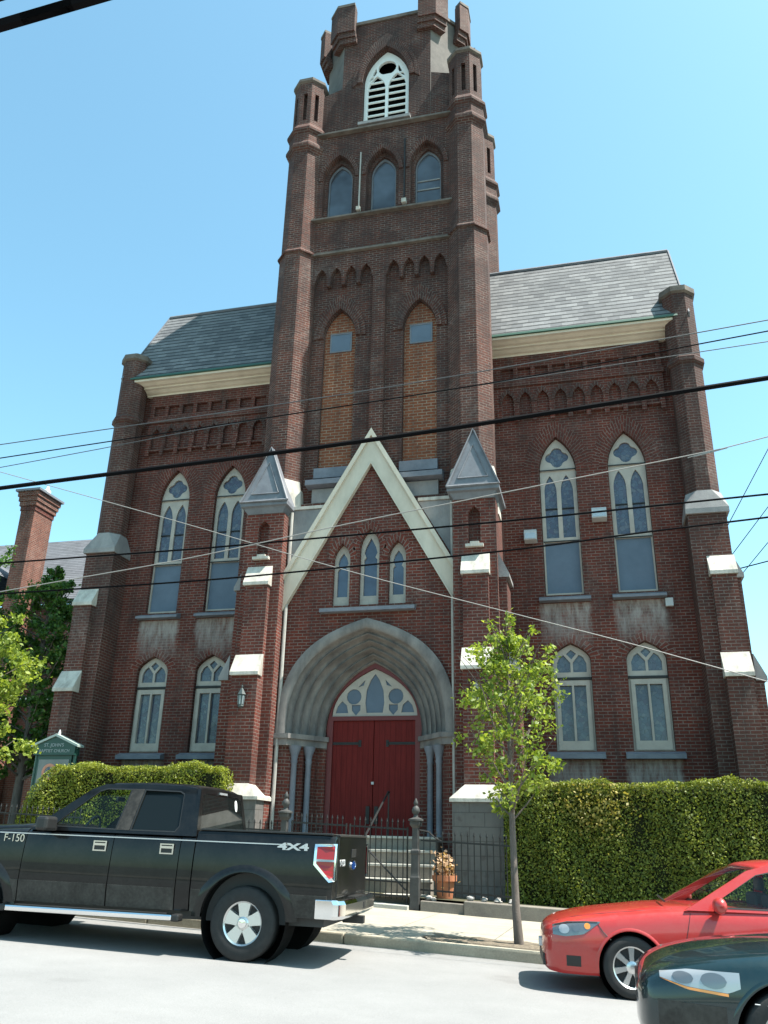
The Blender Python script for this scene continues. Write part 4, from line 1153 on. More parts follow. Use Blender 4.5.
tree('broadleaf_tree', (-11.7, 2.5, .5), 'mid green bushy tree standing between the brick house and the church', 'tree', 2.2, .16, (6.3, 3.3, 1.75), 90, 26000, .115, 'leaf_dark', (0, 0), up=.6)
random.seed(18)
tree('broadleaf_tree', (-14.2, 1.0, .5), 'leafy green tree in front of the chimney of the neighbouring house', 'tree', 2.6, .16, (7.3, 2.9, 2.1), 70, 18000, .12, 'leaf_dark', (0, 0), up=.6)

# notice board
sb = empty('notice_board', (-8.1, -1.3, .5), 'dark green gabled church notice board with white lettering behind the hedge', 'notice board')
for x in (-8.56, -7.5): 
    MB().lathe([(.05, .4), (.05, 3.25), (.07, 3.27), (.07, 3.31), (.02, 3.36)], (x, -1.3, 0), 10).build('post', 'signgreen', sb, smooth=True)
MB().box(-8.5, -7.56, -1.36, -1.26, 1.7, 3.12).build('cabinet', 'signgreen', sb)
MB().box(-8.45, -7.61, -1.372, -1.362, 1.78, 3.02).build('pane', 'signpane', sb)
hd = MB().prism([(-8.60, 3.122), (-7.46, 3.122), (-7.46, 3.34), (-8.03, 3.56), (-8.60, 3.34)], -1.42, -1.22).build('header', 'signgreen', sb)
MB().prism([(-8.68, 3.31), (-8.03, 3.57), (-7.38, 3.31), (-7.38, 3.36), (-8.03, 3.63), (-8.68, 3.36)], -1.46, -1.18).build('roof', 'signroof', sb)
MB().lathe([(.03, 3.66), (.035, 3.72), (.01, 3.80)], (-8.03, -1.32, -.06), 8).build('finial', 'white', sb)
text("ST. JOHN'S", .115, 'lettering', 'signtext', sb, Matrix.Translation(Vector((-8.06, -1.424, 3.355)) - Vector(sb.location)) @ FACE_S)
text("BAPTIST CHURCH", .105, 'lettering', 'signtext', sb, Matrix.Translation(Vector((-8.03, -1.424, 3.215)) - Vector(sb.location)) @ FACE_S)
em = MB().holed(circle(-8.12, 2.72, .2, 24), [circle(-8.12, 2.72, .13, 24)], -1.382, -1.373).build('emblem', 'signlogo', sb)
MB().prism([(-8.2, 2.63), (-8.04, 2.63), (-8.04, 2.75), (-8.12, 2.84), (-8.2, 2.75)], -1.381, -1.373).build('flame', 'signblue', em)

sb.location.x += .10
# wall lanterns and floodlights on the church
def lantern(x, label):
    y = (DY - 2.42) * K; z = 4.25
    e = empty('wall_lantern', (x, y, z), label, 'lantern', 'wall lanterns on the porch piers')
    yy = y - .13
    MB().tube([(x, y, z + .16), (x, y - .1, z + .3), (x, yy, z + .34)], .012, 6).build('bracket', 'iron', e)
    MB().lathe([(.05, -.2), (.075, -.17), (.065, -.15), (.085, .08), (.105, .09), (.085, .12), (.03, .22), (.012, .24), (.02, .27), (.004, .31)], (x, yy, z), 6).build('frame', 'lantern', e)
    b = MB()
    for k in range(6):
        a = PI / 3 * k + PI / 6; p, q_ = (x + .074 * math.cos(a), yy + .074 * math.sin(a)), (x + .09 * math.cos(a), yy + .09 * math.sin(a))
    b.lathe([(.066, -.13), (.082, .06)], (x, yy, z), 6, a0=PI / 6); b.build('glass', 'lanternglass', e)
lantern(-3.2 * K, 'small grey wall lantern on the brick pier left of the door')
lantern(3.2 * K, 'small grey wall lantern on the brick pier half hidden by the young tree')
def flood(x, z, w, h, label):
    e = empty('floodlight', (x, -.02, z), label, 'floodlight', 'grey boxes on the right wing')
    MB().prism([(-.03, z - h / 2), (-.30, z - h * .42), (-.30, z + h * .2), (-.2, z + h / 2), (-.03, z + h / 2)], x - w / 2, x + w / 2, lambda a, zz, d: (d, a, zz)).build('housing', 'boxgrey', e, bevel=.01)
    MB().box(x - w * .42, x + w * .42, -.311, -.302, z - h * .36, z + h * .12).build('lens', 'lens', e)
    MB().box(x - .04, x + .04, -.03, -.002, z - .1, z + .1).build('bracket', 'iron', e)
flood(3.82, 8.53, .31, .32, 'grey floodlight box left of the right wing upper windows')
flood(5.53, 9.0, .36, .33, 'grey floodlight box between the two upper windows of the right wing')
o = MB().box(6.88, 7.06, -.1, -.002, 6.60, 6.80).build('junction_box', 'boxgrey', None, bevel=.01); tag(o, 'small pale junction box under the sill of the far right upper window', 'box')

# neighbouring house on the left
h = empty('house', (-17, 9, 0), 'neighbouring brick house with grey shingle roof left of the church', 'house')
MB().prism([(-22, 0), (-11.9, 0), (-11.9, 9.9), (-22, 9.9)], 8.2, 8.6).build('wall', 'brick_house', h)
MB().box(-12.2, -11.8, 8.61, 16, 0, 10.3).build('wall', 'brick_house', h)
MB().prism([(7.8, 10.0), (11.4, 13.9), (11.4, 13.7), (7.9, 9.85)], -24, -11.5, lambda a, z, d: (d, a, z)).build('roof', 'slate_house', h)
MB().prism([(-24, 14.6), (-17.6, 11.0), (-17.4, 10.8), (-24, 14.3)], 6.3, 9.5).build('dormer_roof', 'slate_house', h)
MB().prism([(-24, 9.9), (-17.9, 9.9), (-17.9, 10.85), (-24, 14.2)], 6.6, 7.0).build('dormer_shade_wall', 'cladding', h)  # wall coloured near black to paint the shadow under the roof slope
ch = MB(); ch.box(-17.2, -16.55, 7.0, 8.2, 0, 13.6); ch.build('chimney', 'brick_house', h)
for i in range(4):
    g = .03 + .045 * i
    MB().box(-17.2 - g, -16.55 + g, 7.0 - g, 8.2 + g, 13.6 + .2 * i + .002, 13.8 + .2 * i).build('chimney_course', 'brick_dark' if i == 0 else 'brick_house', h)
MB().box(-17.45, -16.3, 6.75, 8.45, 14.41, 14.5).build('chimney_cap', 'lead', h)
o = MB().lathe([(.14, 14.3), (.16, 14.5), (.08, 14.55), (.05, 14.7)], (-16.6, 7.6, .2), 10).build('chimney_pot', 'white', h, smooth=True)
MB().box(-15.4, -13.6, 5.9, 7.3, 5.7, 5.8).build('porch_roof', 'white', h)
MB().box(-15.3, -13.7, 7.28, 8.19, 2.0, 5.69).build('porch', 'brick_house', h)

# overhead cables
def cable(pts, r, label, mat='cable', ext=14, sag=0):
    p = [Vector(q_) for q_ in pts]
    a = p[0] + (p[0] - p[1]).normalized() * ext; c = p[-1] + (p[-1] - p[-2]).normalized() * ext
    Q = [a] + p + [c]
    # smooth through the points
    out = []
    for i in range(len(Q) - 1):
        p0, p1, p2, p3 = Q[max(i - 1, 0)], Q[i], Q[i + 1], Q[min(i + 2, len(Q) - 1)]
        for k in range(6):
            t = k / 6
            out.append(tuple(.5 * ((2 * p1) + (p2 - p0) * t + (2 * p0 - 5 * p1 + 4 * p2 - p3) * t * t + (-p0 + 3 * p1 - 3 * p2 + p3) * t ** 3)))
    out.append(tuple(Q[-1]))
    o = MB().tube(out, r, 6).build('overhead_cable', mat, None, smooth=True); tag(o, label, 'cable', 'overhead cables')
cable([(-5.21, -8.2, 7.17), (2.02, -8.2, 7.47), (7.94, -8.2, 7.88)], .038, 'thickest black cable crossing the church just above the gable tip')
cable([(-4.73, -8.0, 8.23), (.18, -8.0, 8.44), (3.86, -8.0, 8.67), (8.14, -8.0, 9.02)], .009, 'thin topmost cable of the three fine wires below the cornices', 'cablemid')
cable([(-5.0, -7.6, 8.17), (3.55, -7.6, 8.64), (8.21, -7.6, 9.07)], .011, 'thin dark middle cable of the three fine wires below the cornices')
cable([(-5.29, -7.2, 8.21), (-.59, -7.2, 8.63), (8.28, -7.2, 9.12)], .008, 'thin lowest cable of the three fine wires below the cornices', 'cablemid')
cable([(-6.78, -6.5, 8.4), (-2.44, -6.5, 6.95), (.85, -6.5, 5.82), (3.66, -6.5, 4.94), (5.75, -6.5, 4.29), (7.46, -6.5, 3.72)], .008, 'pale cable slanting down to the right across the whole facade', 'cablegrey')
cable([(-4.43, -8.6, 5.05), (-1.19, -8.6, 5.42), (1.59, -8.6, 5.84), (3.93, -8.6, 6.16), (7.06, -8.6, 6.59), (7.71, -8.6, 6.72)], .008, 'pale cable rising to the right across the lancet windows', 'cablegrey')
cable([(-5.14, -7.9, 5.82), (-1.6, -7.9, 5.85), (-.5, -7.9, 5.87), (3.85, -7.9, 5.98), (7.75, -7.9, 6.13)], .015, 'dark nearly level cable just above the small lancet windows')
cable([(-5.34, -7.5, 5.37), (-1.74, -7.5, 5.41), (.22, -7.5, 5.47), (3.79, -7.5, 5.63), (6.12, -7.5, 5.81), (7.79, -7.5, 5.92)], .015, 'dark nearly level cable crossing the middle of the lancet windows')
cable([(9.25, 3.0, 10.02), (10.36, 3.0, 11.85)], .012, 'steepest thin wire against the sky at the right edge', ext=4)
cable([(9.31, 3.5, 9.19), (10.22, 3.5, 10.29)], .012, 'steep thin wire second from the top at the right edge', ext=4)
cable([(9.56, 4.0, 8.72), (10.19, 4.0, 9.42)], .012, 'steep thin wire third from the top at the right edge', ext=4)
cable([(8.94, 2.0, 8.06), (9.69, 2.0, 8.23)], .016, 'short dark wire leaving the right corner pier', ext=4)
cable([(1.17, -16.5, 6.82), (1.97, -16.5, 6.88)], .048, 'thick black cable in the top left corner of the sky', ext=10)
cable([(.98, -16.4, 7.28), (1.10, -16.4, 7.29)], .016, 'thin dark cable in the extreme top left corner', ext=10)

# ================================================================== VEHICLES
def wheel(parent, x, y, side, rt_, wt, rr, ns, spoke_w, style, lip='alloy'):
    """wheel with tyre and rim; side -1 faces the street side (-y)"""
    f = side
    def Y(d): return y + f * d          # d measured outwards from the wheel centre plane
    c = (x, 0, rt_)
    hub = MB(); hub.lathe([(rr * .98, Y(-wt * .3)), (rr * .98, Y(-wt * .02)), (.02, Y(-wt * .02))], (x, 0, rt_), 28, 'y')
    o = hub.build('wheel', 'plastic', parent, smooth=True, world=False)
    t = MB(); w = wt / 2
    t.lathe([(rr, Y(-w)), (rr * 1.15, Y(-w * 1.02)), (rt_ * .93, Y(-w)), (rt_ * .985, Y(-w * .86)), (rt_, Y(-w * .6)), (rt_, Y(w * .6)), (rt_ * .985, Y(w * .86)), (rt_ * .93, Y(w)), (rr * 1.15, Y(w * 1.02)), (rr, Y(w * .94)), (rr * .98, Y(w * .5))], c, 80, 'y')
    t.build('tyre', 'rubber', o, smooth=True, world=False, angle=60)
    r = MB()
    r.lathe([(rr * .90, Y(w * .3)), (rr * .93, Y(w * .78)), (rr * 1.0, Y(w * .90)), (rr * 1.0, Y(w * .82)), (rr * .96, Y(w * .2))], c, 40, 'y')
    d0, d1 = w * .42, w * .74
    for k in range(ns):
        a = 2 * PI * k / ns + PI / 2
        ca, sa = math.cos(a), math.sin(a)
        def P(rad, tan, d): return (x + rad * ca - tan * sa, Y(d), rt_ + rad * sa + tan * ca)
        rows = []
        for rad, hw, top in ((.16 * rr, spoke_w * (.75 if style == 'wide' else 1.0), d1), (.5 * rr, spoke_w * (.9 if style == 'wide' else .95), d1 * 1.0), (.93 * rr, spoke_w * (1.25 if style == 'wide' else 1.25), d1 * 1.02)):
            rows.append([P(rad, -hw, d0), P(rad, -hw * .8, top), P(rad, hw * .8, top), P(rad, hw, d0)])
        r.loft(rows, True, True)
    r.lathe([(.30 * rr, Y(d0)), (.30 * rr, Y(d1 * 1.02)), (.24 * rr, Y(d1 * 1.12)), (.01, Y(d1 * 1.14))], c, 20, 'y')
    r.build('rim', lip, o, smooth=True, world=False, angle=30)
    if style == 'wide':
        MB().lathe([(.22 * rr, Y(d1 * 1.13)), (.20 * rr, Y(d1 * 1.3)), (.01, Y(d1 * 1.34))], c, 20, 'y').build('hub_cap', 'chrome', o, smooth=True, world=False)
    else:
        n = MB()
        for k in range(5):
            a = 2 * PI * k / 5; n.lathe([(.05 * rr, Y(d1 * 1.03)), (.05 * rr, Y(d1 * 1.15))], (x + .2 * rr * math.cos(a), 0, rt_ + .2 * rr * math.sin(a)), 8, 'y')
    return o
def cutter(x, r, zc, y0, y1, n=40):
    b = MB(); b.lathe([(r, y0), (r, y1)], (x, 0, zc), n, 'y')
    return b.build('cutter', 'plastic', None, world=False)

# ------------------------------------------------------------ the black pickup
def make_pickup():
    T = empty('pickup_truck', (.985, -9.37, .026), 'black crew cab pickup truck with chrome step bar and rear bumper parked at the kerb', 'pickup truck', None, (0, R(1.05), R(3.2)))
    T.scale = (.955, .955, .955)
    TB = [(.42, .925), (.5, .95), (.74, .985), (.95, .985), (1.12, .978), (1.26, .962), (1.32, .945), (1.36, .90)]
    def sy(z):
        return float(np.interp(z, [a for a, _ in TB], [b_ for _, b_ in TB]))
    def shell(stations, zl):
        b = MB(); rows = []
        for x, wf, zb, zt in stations:
            zs = [zb] + [z for z in zl if zb < z < zt - .06] + [zt - .05, zt - .015, zt]
            # fixed count: resample
            zs = list(np.interp(np.linspace(0, 1, 12), np.linspace(0, 1, len(zs)), zs))
            tuck = [0] * 9 + [.0, .012, .045]
            near = [(x, -(sy(min(z, 1.34)) - t) * wf, z) for z, t in zip(zs, tuck)]
            far = [(x, -y, z) for x, y, z in reversed(near)]
            rows.append(near + far)
        return b.loft(rows, True, True)
    ZL = (.5, .6, .74, .85, .95, 1.05, 1.15, 1.26)
    # bed
    bed = shell([(-.69, 1, .5, 1.41), (-.5, 1, .5, 1.415), (.6, 1, .52, 1.415), (.93, 1, .55, 1.415), (1.01, .99, .56, 1.415), (1.06, .965, .57, 1.412), (1.075, .93, .58, 1.405)], ZL).build('bed', 'black', T, world=False)
    cutter_apply(bed, [cutter(0, .53, .43, -1.2, -.55), cutter(0, .53, .43, .55, 1.2)])
    for p in bed.data.polygons: p.use_smooth = True
    bed.data.set_sharp_from_angle(angle=R(30))
    MB().box(-.66, 1.02, -.86, .86, 1.416, 1.432).build('bed_cover', 'cladding', T, world=False, bevel=.008)
    for s in (-1, 1):
        r = MB(); r.box(-.66, 1.03, *sorted((s * .865, s * .925)), 1.412, 1.436); r.build('bed_rail', 'plastic', T, world=False, bevel=.006)
    # doors
    def smooth_shell(stn, name, mat='black'):
        o = shell(stn, ZL).build(name, mat, T, smooth=True, world=False, angle=30); return o
    core = MB().box(-4.3, .95, -.80, .80, .40, .98).build('chassis', 'cardark', T, world=False)
    MB().box(-2.9, -.8, -.86, .86, .5, .9).build('floor', 'cardark', T, world=False)
    doors = []
    for a, c, nm in ((-3.0, -1.795, 'door'), (-1.785, -.895, 'door')):
        for s in (-1, 1):
            b = MB(); rows = []
            for x in np.linspace(a, c, 5):
                zs = [.5, .56, .62, .68, .74, .85, .95, 1.05, 1.15, 1.22, 1.28, 1.31, 1.34]
                out = [(x, s * (sy(min(z, 1.34)) - (.03 if z > 1.33 else .0)), z) for z in zs]
                inn = [(x, s * (sy(min(z, 1.34)) - .10), z) for z in reversed(zs)]
                rows.append(out + inn)
            b.loft(rows, True, True)
            d = b.build(nm, 'black', T, smooth=True, world=False, angle=30)
            hx = c - .16
            hd = MB(); ys = s * (sy(1.2) + .002)
            hd.box(hx - .085, hx + .085, *sorted((ys, ys + s * .010)), 1.125, 1.235); d1 = hd.build('handle_recess', 'plastic', d, world=False, bevel=.01)
            hf = lambda a, z, dd: (a, ys + s * (.024 - dd), z)
            MB().holed(rect(hx - .09, hx + .09, 1.12, 1.24), [rect(hx - .072, hx + .072, 1.135, 1.185), rect(hx - .072, hx + .072, 1.212, 1.226)], 0, .013, hf).build('handle', 'chrome', d, world=False)
    # cab back corner and front end
    smooth_shell([(-.885, 1, .5, 1.34), (-.705, 1, .5, 1.34), (-.70, .985, .5, 1.335)], 'cab_corner')
    fe = shell([(-4.66, .80, .62, 1.12), (-4.62, .90, .52, 1.2), (-4.5, .96, .5, 1.25), (-4.2, .99, .5, 1.28), (-3.6, 1, .5, 1.315), (-3.01, 1, .5, 1.355)], ZL).build('front_fender', 'black', T, world=False)
    cutter_apply(fe, [cutter(-3.68, .53, .43, -1.2, -.55), cutter(-3.68, .53, .43, .55, 1.2)])
    for p in fe.data.polygons: p.use_smooth = True
    fe.data.set_sharp_from_angle(angle=R(30))
    b = MB(); rows = []
    for x, z, w in ((-4.55, 1.235, .74), (-4.3, 1.31, .78), (-3.7, 1.365, .80), (-3.2, 1.395, .82), (-2.92, 1.41, .83)):
        rows.append([(x, -w, z - .05), (x, -w * .9, z), (x, -w * .55, z + .02), (x, 0, z + .012), (x, w * .55, z + .02), (x, w * .9, z), (x, w, z - .05)])
    b.loft(rows); b.build('bonnet', 'black', T, smooth=True, world=False, solid=.03)
    MB().box(-4.72, -4.60, -.75, .75, .78, 1.15).build('grille', 'chrome', T, world=False, bevel=.02)
    MB().box(-4.82, -4.5, -.98, .98, .50, .74).build('front_bumper', 'chrome', T, world=False, bevel=.05)
    # greenhouse
    def gy(z): return .945 - (z - 1.335) * .31
    def gfr(s): return lambda a, z, d: (a, s * (gy(z) - d), z)
    FR = [(-2.98, 1.337), (-2.80, 1.48), (-2.30, 1.855), (-2.12, 1.93), (-1.5, 1.945), (-1.0, 1.935), (-.775, 1.90), (-.715, 1.337)]
    W1 = [(-2.68, 1.385), (-2.60, 1.48), (-2.17, 1.845), (-2.07, 1.878), (-1.72, 1.88), (-1.80, 1.372)]
    W2 = [(-1.61, 1.372), (-1.545, 1.88), (-1.05, 1.872), (-.99, 1.84), (-.955, 1.44), (-1.0, 1.372)]
    for s in (-1, 1):
        MB().holed(FR, [W1, W2], 0, .05, gfr(s)).build('window_frame', 'black', T, world=False)
        for Wn, mt in ((W1, 'carglass'), (W2, 'tint')):
            cx = sum(p[0] for p in Wn) / len(Wn); cz = sum(p[1] for p in Wn) / len(Wn)
            big = [(cx + (x - cx) * 1.02, cz + (z - cz) * 1.03) for x, z in Wn]
            MB().prism(big, .018, .024, gfr(s)).build('side_window', mt, T, world=False)
            sm = [(cx + (x - cx) * .965, cz + (z - cz) * .94) for x, z in Wn]
            MB().holed(Wn, [sm], -.003, .0165, gfr(s)).build('window_trim', 'plastic', T, world=False)
        MB().prism([(-1.795, 1.375), (-1.715, 1.88), (-1.552, 1.88), (-1.618, 1.375)], -.006, -.001, gfr(s)).build('pillar_trim', 'cladding', T, world=False)
    rl = [(-2.20, 1.90), (-2.02, 1.945), (-1.5, 1.96), (-1.1, 1.955), (-.86, 1.93), (-.785, 1.895)]
    b = MB(); rows = []
    for x, z in rl:
        w = gy(z - .02)
        rows.append([(x, -w + .0, z - .045), (x, -w + .03, z - .012), (x, -w * .8, z + .012), (x, 0, z + .03), (x, w * .8, z + .012), (x, w - .03, z - .012), (x, w, z - .045)])
    b.loft(rows); b.build('roof', 'black', T, smooth=True, world=False, solid=.02)
    # windscreen and rear window
    b = MB(); rows = []
    for t in np.linspace(0, 1, 6):
        z = 1.36 + t * .53; x = -2.98 + t * .80
        w = gy(z) - .05; rows.append([(x + .10 * (k ** 2), k * w, z) for k in np.linspace(-1, 1, 9)])
    b.loft(rows); b.build('windscreen', 'carglass', T, smooth=True, world=False)
    bw_ = [(-.80, 1.42), (.80, 1.42), (.70, 1.83), (.60, 1.855), (-.60, 1.855), (-.70, 1.83)]
    bo = [(-.94, 1.337), (.94, 1.337), (.775, 1.91), (-.775, 1.91)]
    def bfr(a, z, d): return (-.707 - (z - 1.337) * .13 - d, a, z)
    MB().holed(bo, [bw_], 0, .04, bfr).build('rear_window_frame', 'black', T, world=False)
    rw = MB().prism([(x * 1.01, z) for x, z in bw_], .004, .012, bfr).build('rear_window', 'tint', T, world=False)
    MB().prism([(.50 + .045 * math.cos(k * PI / 8), 1.745 + .075 * math.sin(k * PI / 8)) for k in range(16)], -.002, .003, bfr).build('sticker', 'white', rw, world=False)
    MB().prism(rect(-.14, .14, 1.868, 1.895), -.012, -.001, bfr).build('brake_lamp', 'lens', T, world=False)
    # cabin
    MB().box(-2.95, -2.45, -.82, .82, 1.05, 1.34).build('dashboard', 'cardark', T, world=False, bevel=.05)
    for s in (-1, 1):
        MB().box(-2.05, -1.5, s * .42 - .26, s * .42 + .26, .85, 1.0).box(-1.62, -1.45, s * .42 - .25, s * .42 + .25, 1.0, 1.52).box(-1.58, -1.48, s * .42 - .13, s * .42 + .13, 1.54, 1.72).build('front_seat', 'cardark', T, world=False, bevel=.03)
    MB().box(-1.1, -.92, -.75, .75, .9, 1.55).build('rear_seat', 'cardark', T, world=False, bevel=.03)
    b = MB(); pts = []
    for k in range(17):
        a = 2 * PI * k / 16; pts.append((-2.42 + .06 * math.sin(a), -.42 + .18 * math.cos(a), 1.36 + .17 * math.sin(a)))
    b.tube(pts, .016, 6); b.build('steering_wheel', 'cardark', T, smooth=True, world=False)
    MB().box(-2.30, -2.26, -.10, .10, 1.74, 1.80).build('rear_view_mirror', 'plastic', T, world=False, bevel=.01)
    for s in (-1, 1):
        m = MB().box(-2.74, -2.58, *sorted((s * .99, s * 1.26)), 1.33, 1.50).build('wing_mirror', 'plastic', T, world=False, bevel=.035)
        MB().box(-2.70, -2.62, *sorted((s * .90, s * 1.0)), 1.335, 1.38).build('mirror_arm', 'plastic', m, world=False)
        # wheel arch flares
        for wx in (0, -3.68):
            A = [(wx + .66 * math.cos(a), .43 + .62 * math.sin(a)) for a in np.linspace(R(2), R(178), 25)]
            B = [(wx + .535 * math.cos(a), .43 + .535 * math.sin(a)) for a in np.linspace(R(2), R(178), 25)]
            b = MB(); rows = []
            for (x0, z0), (x1, z1) in zip(A, B):
                xm, zm = x0 * .45 + x1 * .55, z0 * .45 + z1 * .55
                rows.append([(x0, s * (sy(max(.5, min(z0, 1.3))) - .004), z0), (xm, s * (sy(max(.5, min(zm, 1.3))) + .032), zm), (x1, s * (sy(max(.5, z1)) + .034), z1), (x1, s * .80, z1)])
            b.loft(rows); b.build('wheel_arch', 'black', T, smooth=True, world=False, angle=60)
            MB().lathe([(.02, s * .5), (.52, s * .5), (.525, s * .95)], (wx, 0, .43), 40, 'y', cap=False).build('wheel_well', 'void', T, world=False)
        # lower cladding
        for a, c in ((-2.995, -1.80), (-1.78, -.90), (-.685, -.56), (.565, 1.01), (-3.12, -3.01)):
            b = MB(); rows = []
            for x in (a, c):
                rows.append([(x, s * (sy(z) + .006), z) for z in (.5, .58, .66, .74, .748)] + [(x, s * (sy(z) - .03), z) for z in (.748, .5)])
            b.loft(rows, True, True); b.build('lower_panel', 'cladding', T, world=False)
        MB().box(-3.4, .53, *sorted((s * (sy(1.29) - .006), s * (sy(1.29) + .006))), 1.282, 1.294).build('shoulder_glint', 'decal', T, world=False)  # silver strip drawn in for the light reflected along the shoulder edge
        sb_ = MB().box(-3.06, -.84, *sorted((s * .95, s * 1.10)), .395, .465).build('step_bar', 'chrome', T, world=False, bevel=.022)
        for xx in (-3.10, -.80): MB().box(xx - .05, xx + .05, *sorted((s * .95, s * 1.105)), .39, .47).build('step_end', 'plastic', sb_, world=False, bevel=.02)
        b = MB()
        MB().box(-2.95, -.95, *sorted((s * .985, s * 1.07)), .466, .472).build('step_pad', 'plastic', sb_, world=False)
    for x, y, sd in ((0, -.84, -1), (0, .84, 1), (-3.68, -.84, -1), (-3.68, .84, 1)):
        wheel(T, x, y, sd, .405, .27, .24, 5, .082, 'wide')
    MB().tube([(0, -.75, .40), (0, .75, .40)], .06, 10).build('axle', 'plastic', T, world=False)
    MB().box(.35, .8, -.5, .5, .42, .62).build('spare_wheel', 'plastic', T, world=False, bevel=.1)
    # tail
    tg = MB().box(1.055, 1.088, -.80, .80, .72, 1.412).build('tailgate', 'black', T, world=False, bevel=.015)
    MB().box(1.04, 1.10, -.80, .80, 1.402, 1.425).build('spoiler', 'plastic', tg, world=False, bevel=.008)
    MB().box(1.089, 1.10, -.13, .13, 1.16, 1.26).build('handle', 'plastic', tg, world=False, bevel=.008)
    b = MB(); b.prism([(.13 * math.cos(k * PI / 12), 1.07 + .055 * math.sin(k * PI / 12)) for k in range(24)], 1.089, 1.099, lambda a, z, d: (d, a, z))
    em_ = b.build('emblem', 'blueoval', tg, world=False)
    MB().holed([(.14 * math.cos(k * PI / 12), 1.07 + .062 * math.sin(k * PI / 12)) for k in range(24)], [[(.125 * math.cos(k * PI / 12), 1.07 + .05 * math.sin(k * PI / 12)) for k in range(24)]], 1.089, 1.103, lambda a, z, d: (d, a, z)).build('emblem_ring', 'chrome', em_, world=False)
    BACK = Matrix.Rotation(R(90), 4, 'Z') @ Matrix.Rotation(R(90), 4, 'X')
    text('F-150', .11, 'badge', 'decal', tg, Matrix.Translation(Vector((1.091, -.58, 1.10))) @ BACK, .004)
    for s in (-1, 1):
        
        cx, cz = .975, 1.07
        inner = [(.865, 1.245), (1.078, 1.255), (1.078, .865), (1.005, .85), (.865, 1.01)]
        def tfr(x, z, d):
            k = max(0, x - 1.0); return (x, s * (sy(z) + .012 - d - k * k * 4.5), z)
        def dens(P, n=6):
            return [(a[0] + (b_[0] - a[0]) * i / n, a[1] + (b_[1] - a[1]) * i / n) for a, b_ in zip(P, P[1:] + P[:1]) for i in range(n)]
        tl = MB().holed(dens([(.83, 1.31), (1.095, 1.32), (1.095, .91), (1.03, .895), (.83, 1.08)]), [dens([(.862, 1.282), (1.078, 1.29), (1.078, .95), (1.03, .935), (.862, 1.095)])], -.004, .03, tfr).build('tail_lamp', 'chrome', T, world=False)
        MB().prism(dens([(.86, 1.284), (1.08, 1.292), (1.08, .948), (1.028, .933), (.86, 1.093)]), -.001, .03, tfr).build('lens', 'redlamp', tl, world=False)
        MB().prism(dens([(.86, 1.145), (1.08, 1.145), (1.08, 1.12), (.86, 1.12)]), -.006, -.002, tfr).build('reverse_strip', 'lens', tl, world=False)
        MB().box(1.0887, 1.094, *sorted((s * .875, s * .895)), .92, 1.31).build('lamp_edge', 'chrome', tl, world=False, bevel=.002)
        text('4X4', .105, 'decal', 'decal', T, Matrix.Translation(Vector((.56, s * (sy(1.27) + .012), 1.265))) @ (FACE_S if s < 0 else Matrix.Rotation(PI, 4, 'Z') @ FACE_S), .002, 2.15)
        text('F-150', .13, 'badge', 'chrome', T, Matrix.Translation(Vector((-3.17, s * (sy(1.2) + .006), 1.225))) @ (FACE_S if s < 0 else Matrix.Rotation(PI, 4, 'Z') @ FACE_S), .005)
    bp_ = MB(); rows = []
    for y, x0, x1 in ((-1.0, .88, 1.10), (-.97, .88, 1.17), (-.85, .95, 1.22), (-.3, 1.0, 1.24), (.3, 1.0, 1.24), (.85, .95, 1.22), (.97, .88, 1.17), (1.0, .88, 1.10)):
        rows.append([(x0, y, .50), (x1 - .03, y, .50), (x1, y, .54), (x1, y, .66), (x1 - .03, y, .71), (x0, y, .71)])
    bp_.loft(rows, True, True); bu = bp_.build('rear_bumper', 'chrome', T, world=False, bevel=.012)
    MB().box(1.10, 1.20, -.28, .28, .711, .718).build('step_pad', 'plastic', bu, world=False)
    MB().box(1.235, 1.246, .05, .17, .57, .65).build('plate_recess', 'plastic', bu, world=False, bevel=.01)
    MB().box(1.0, 1.27, -.05, .05, .40, .49).build('tow_hitch', 'plastic', bu, world=False, bevel=.008)
    return T
make_pickup()

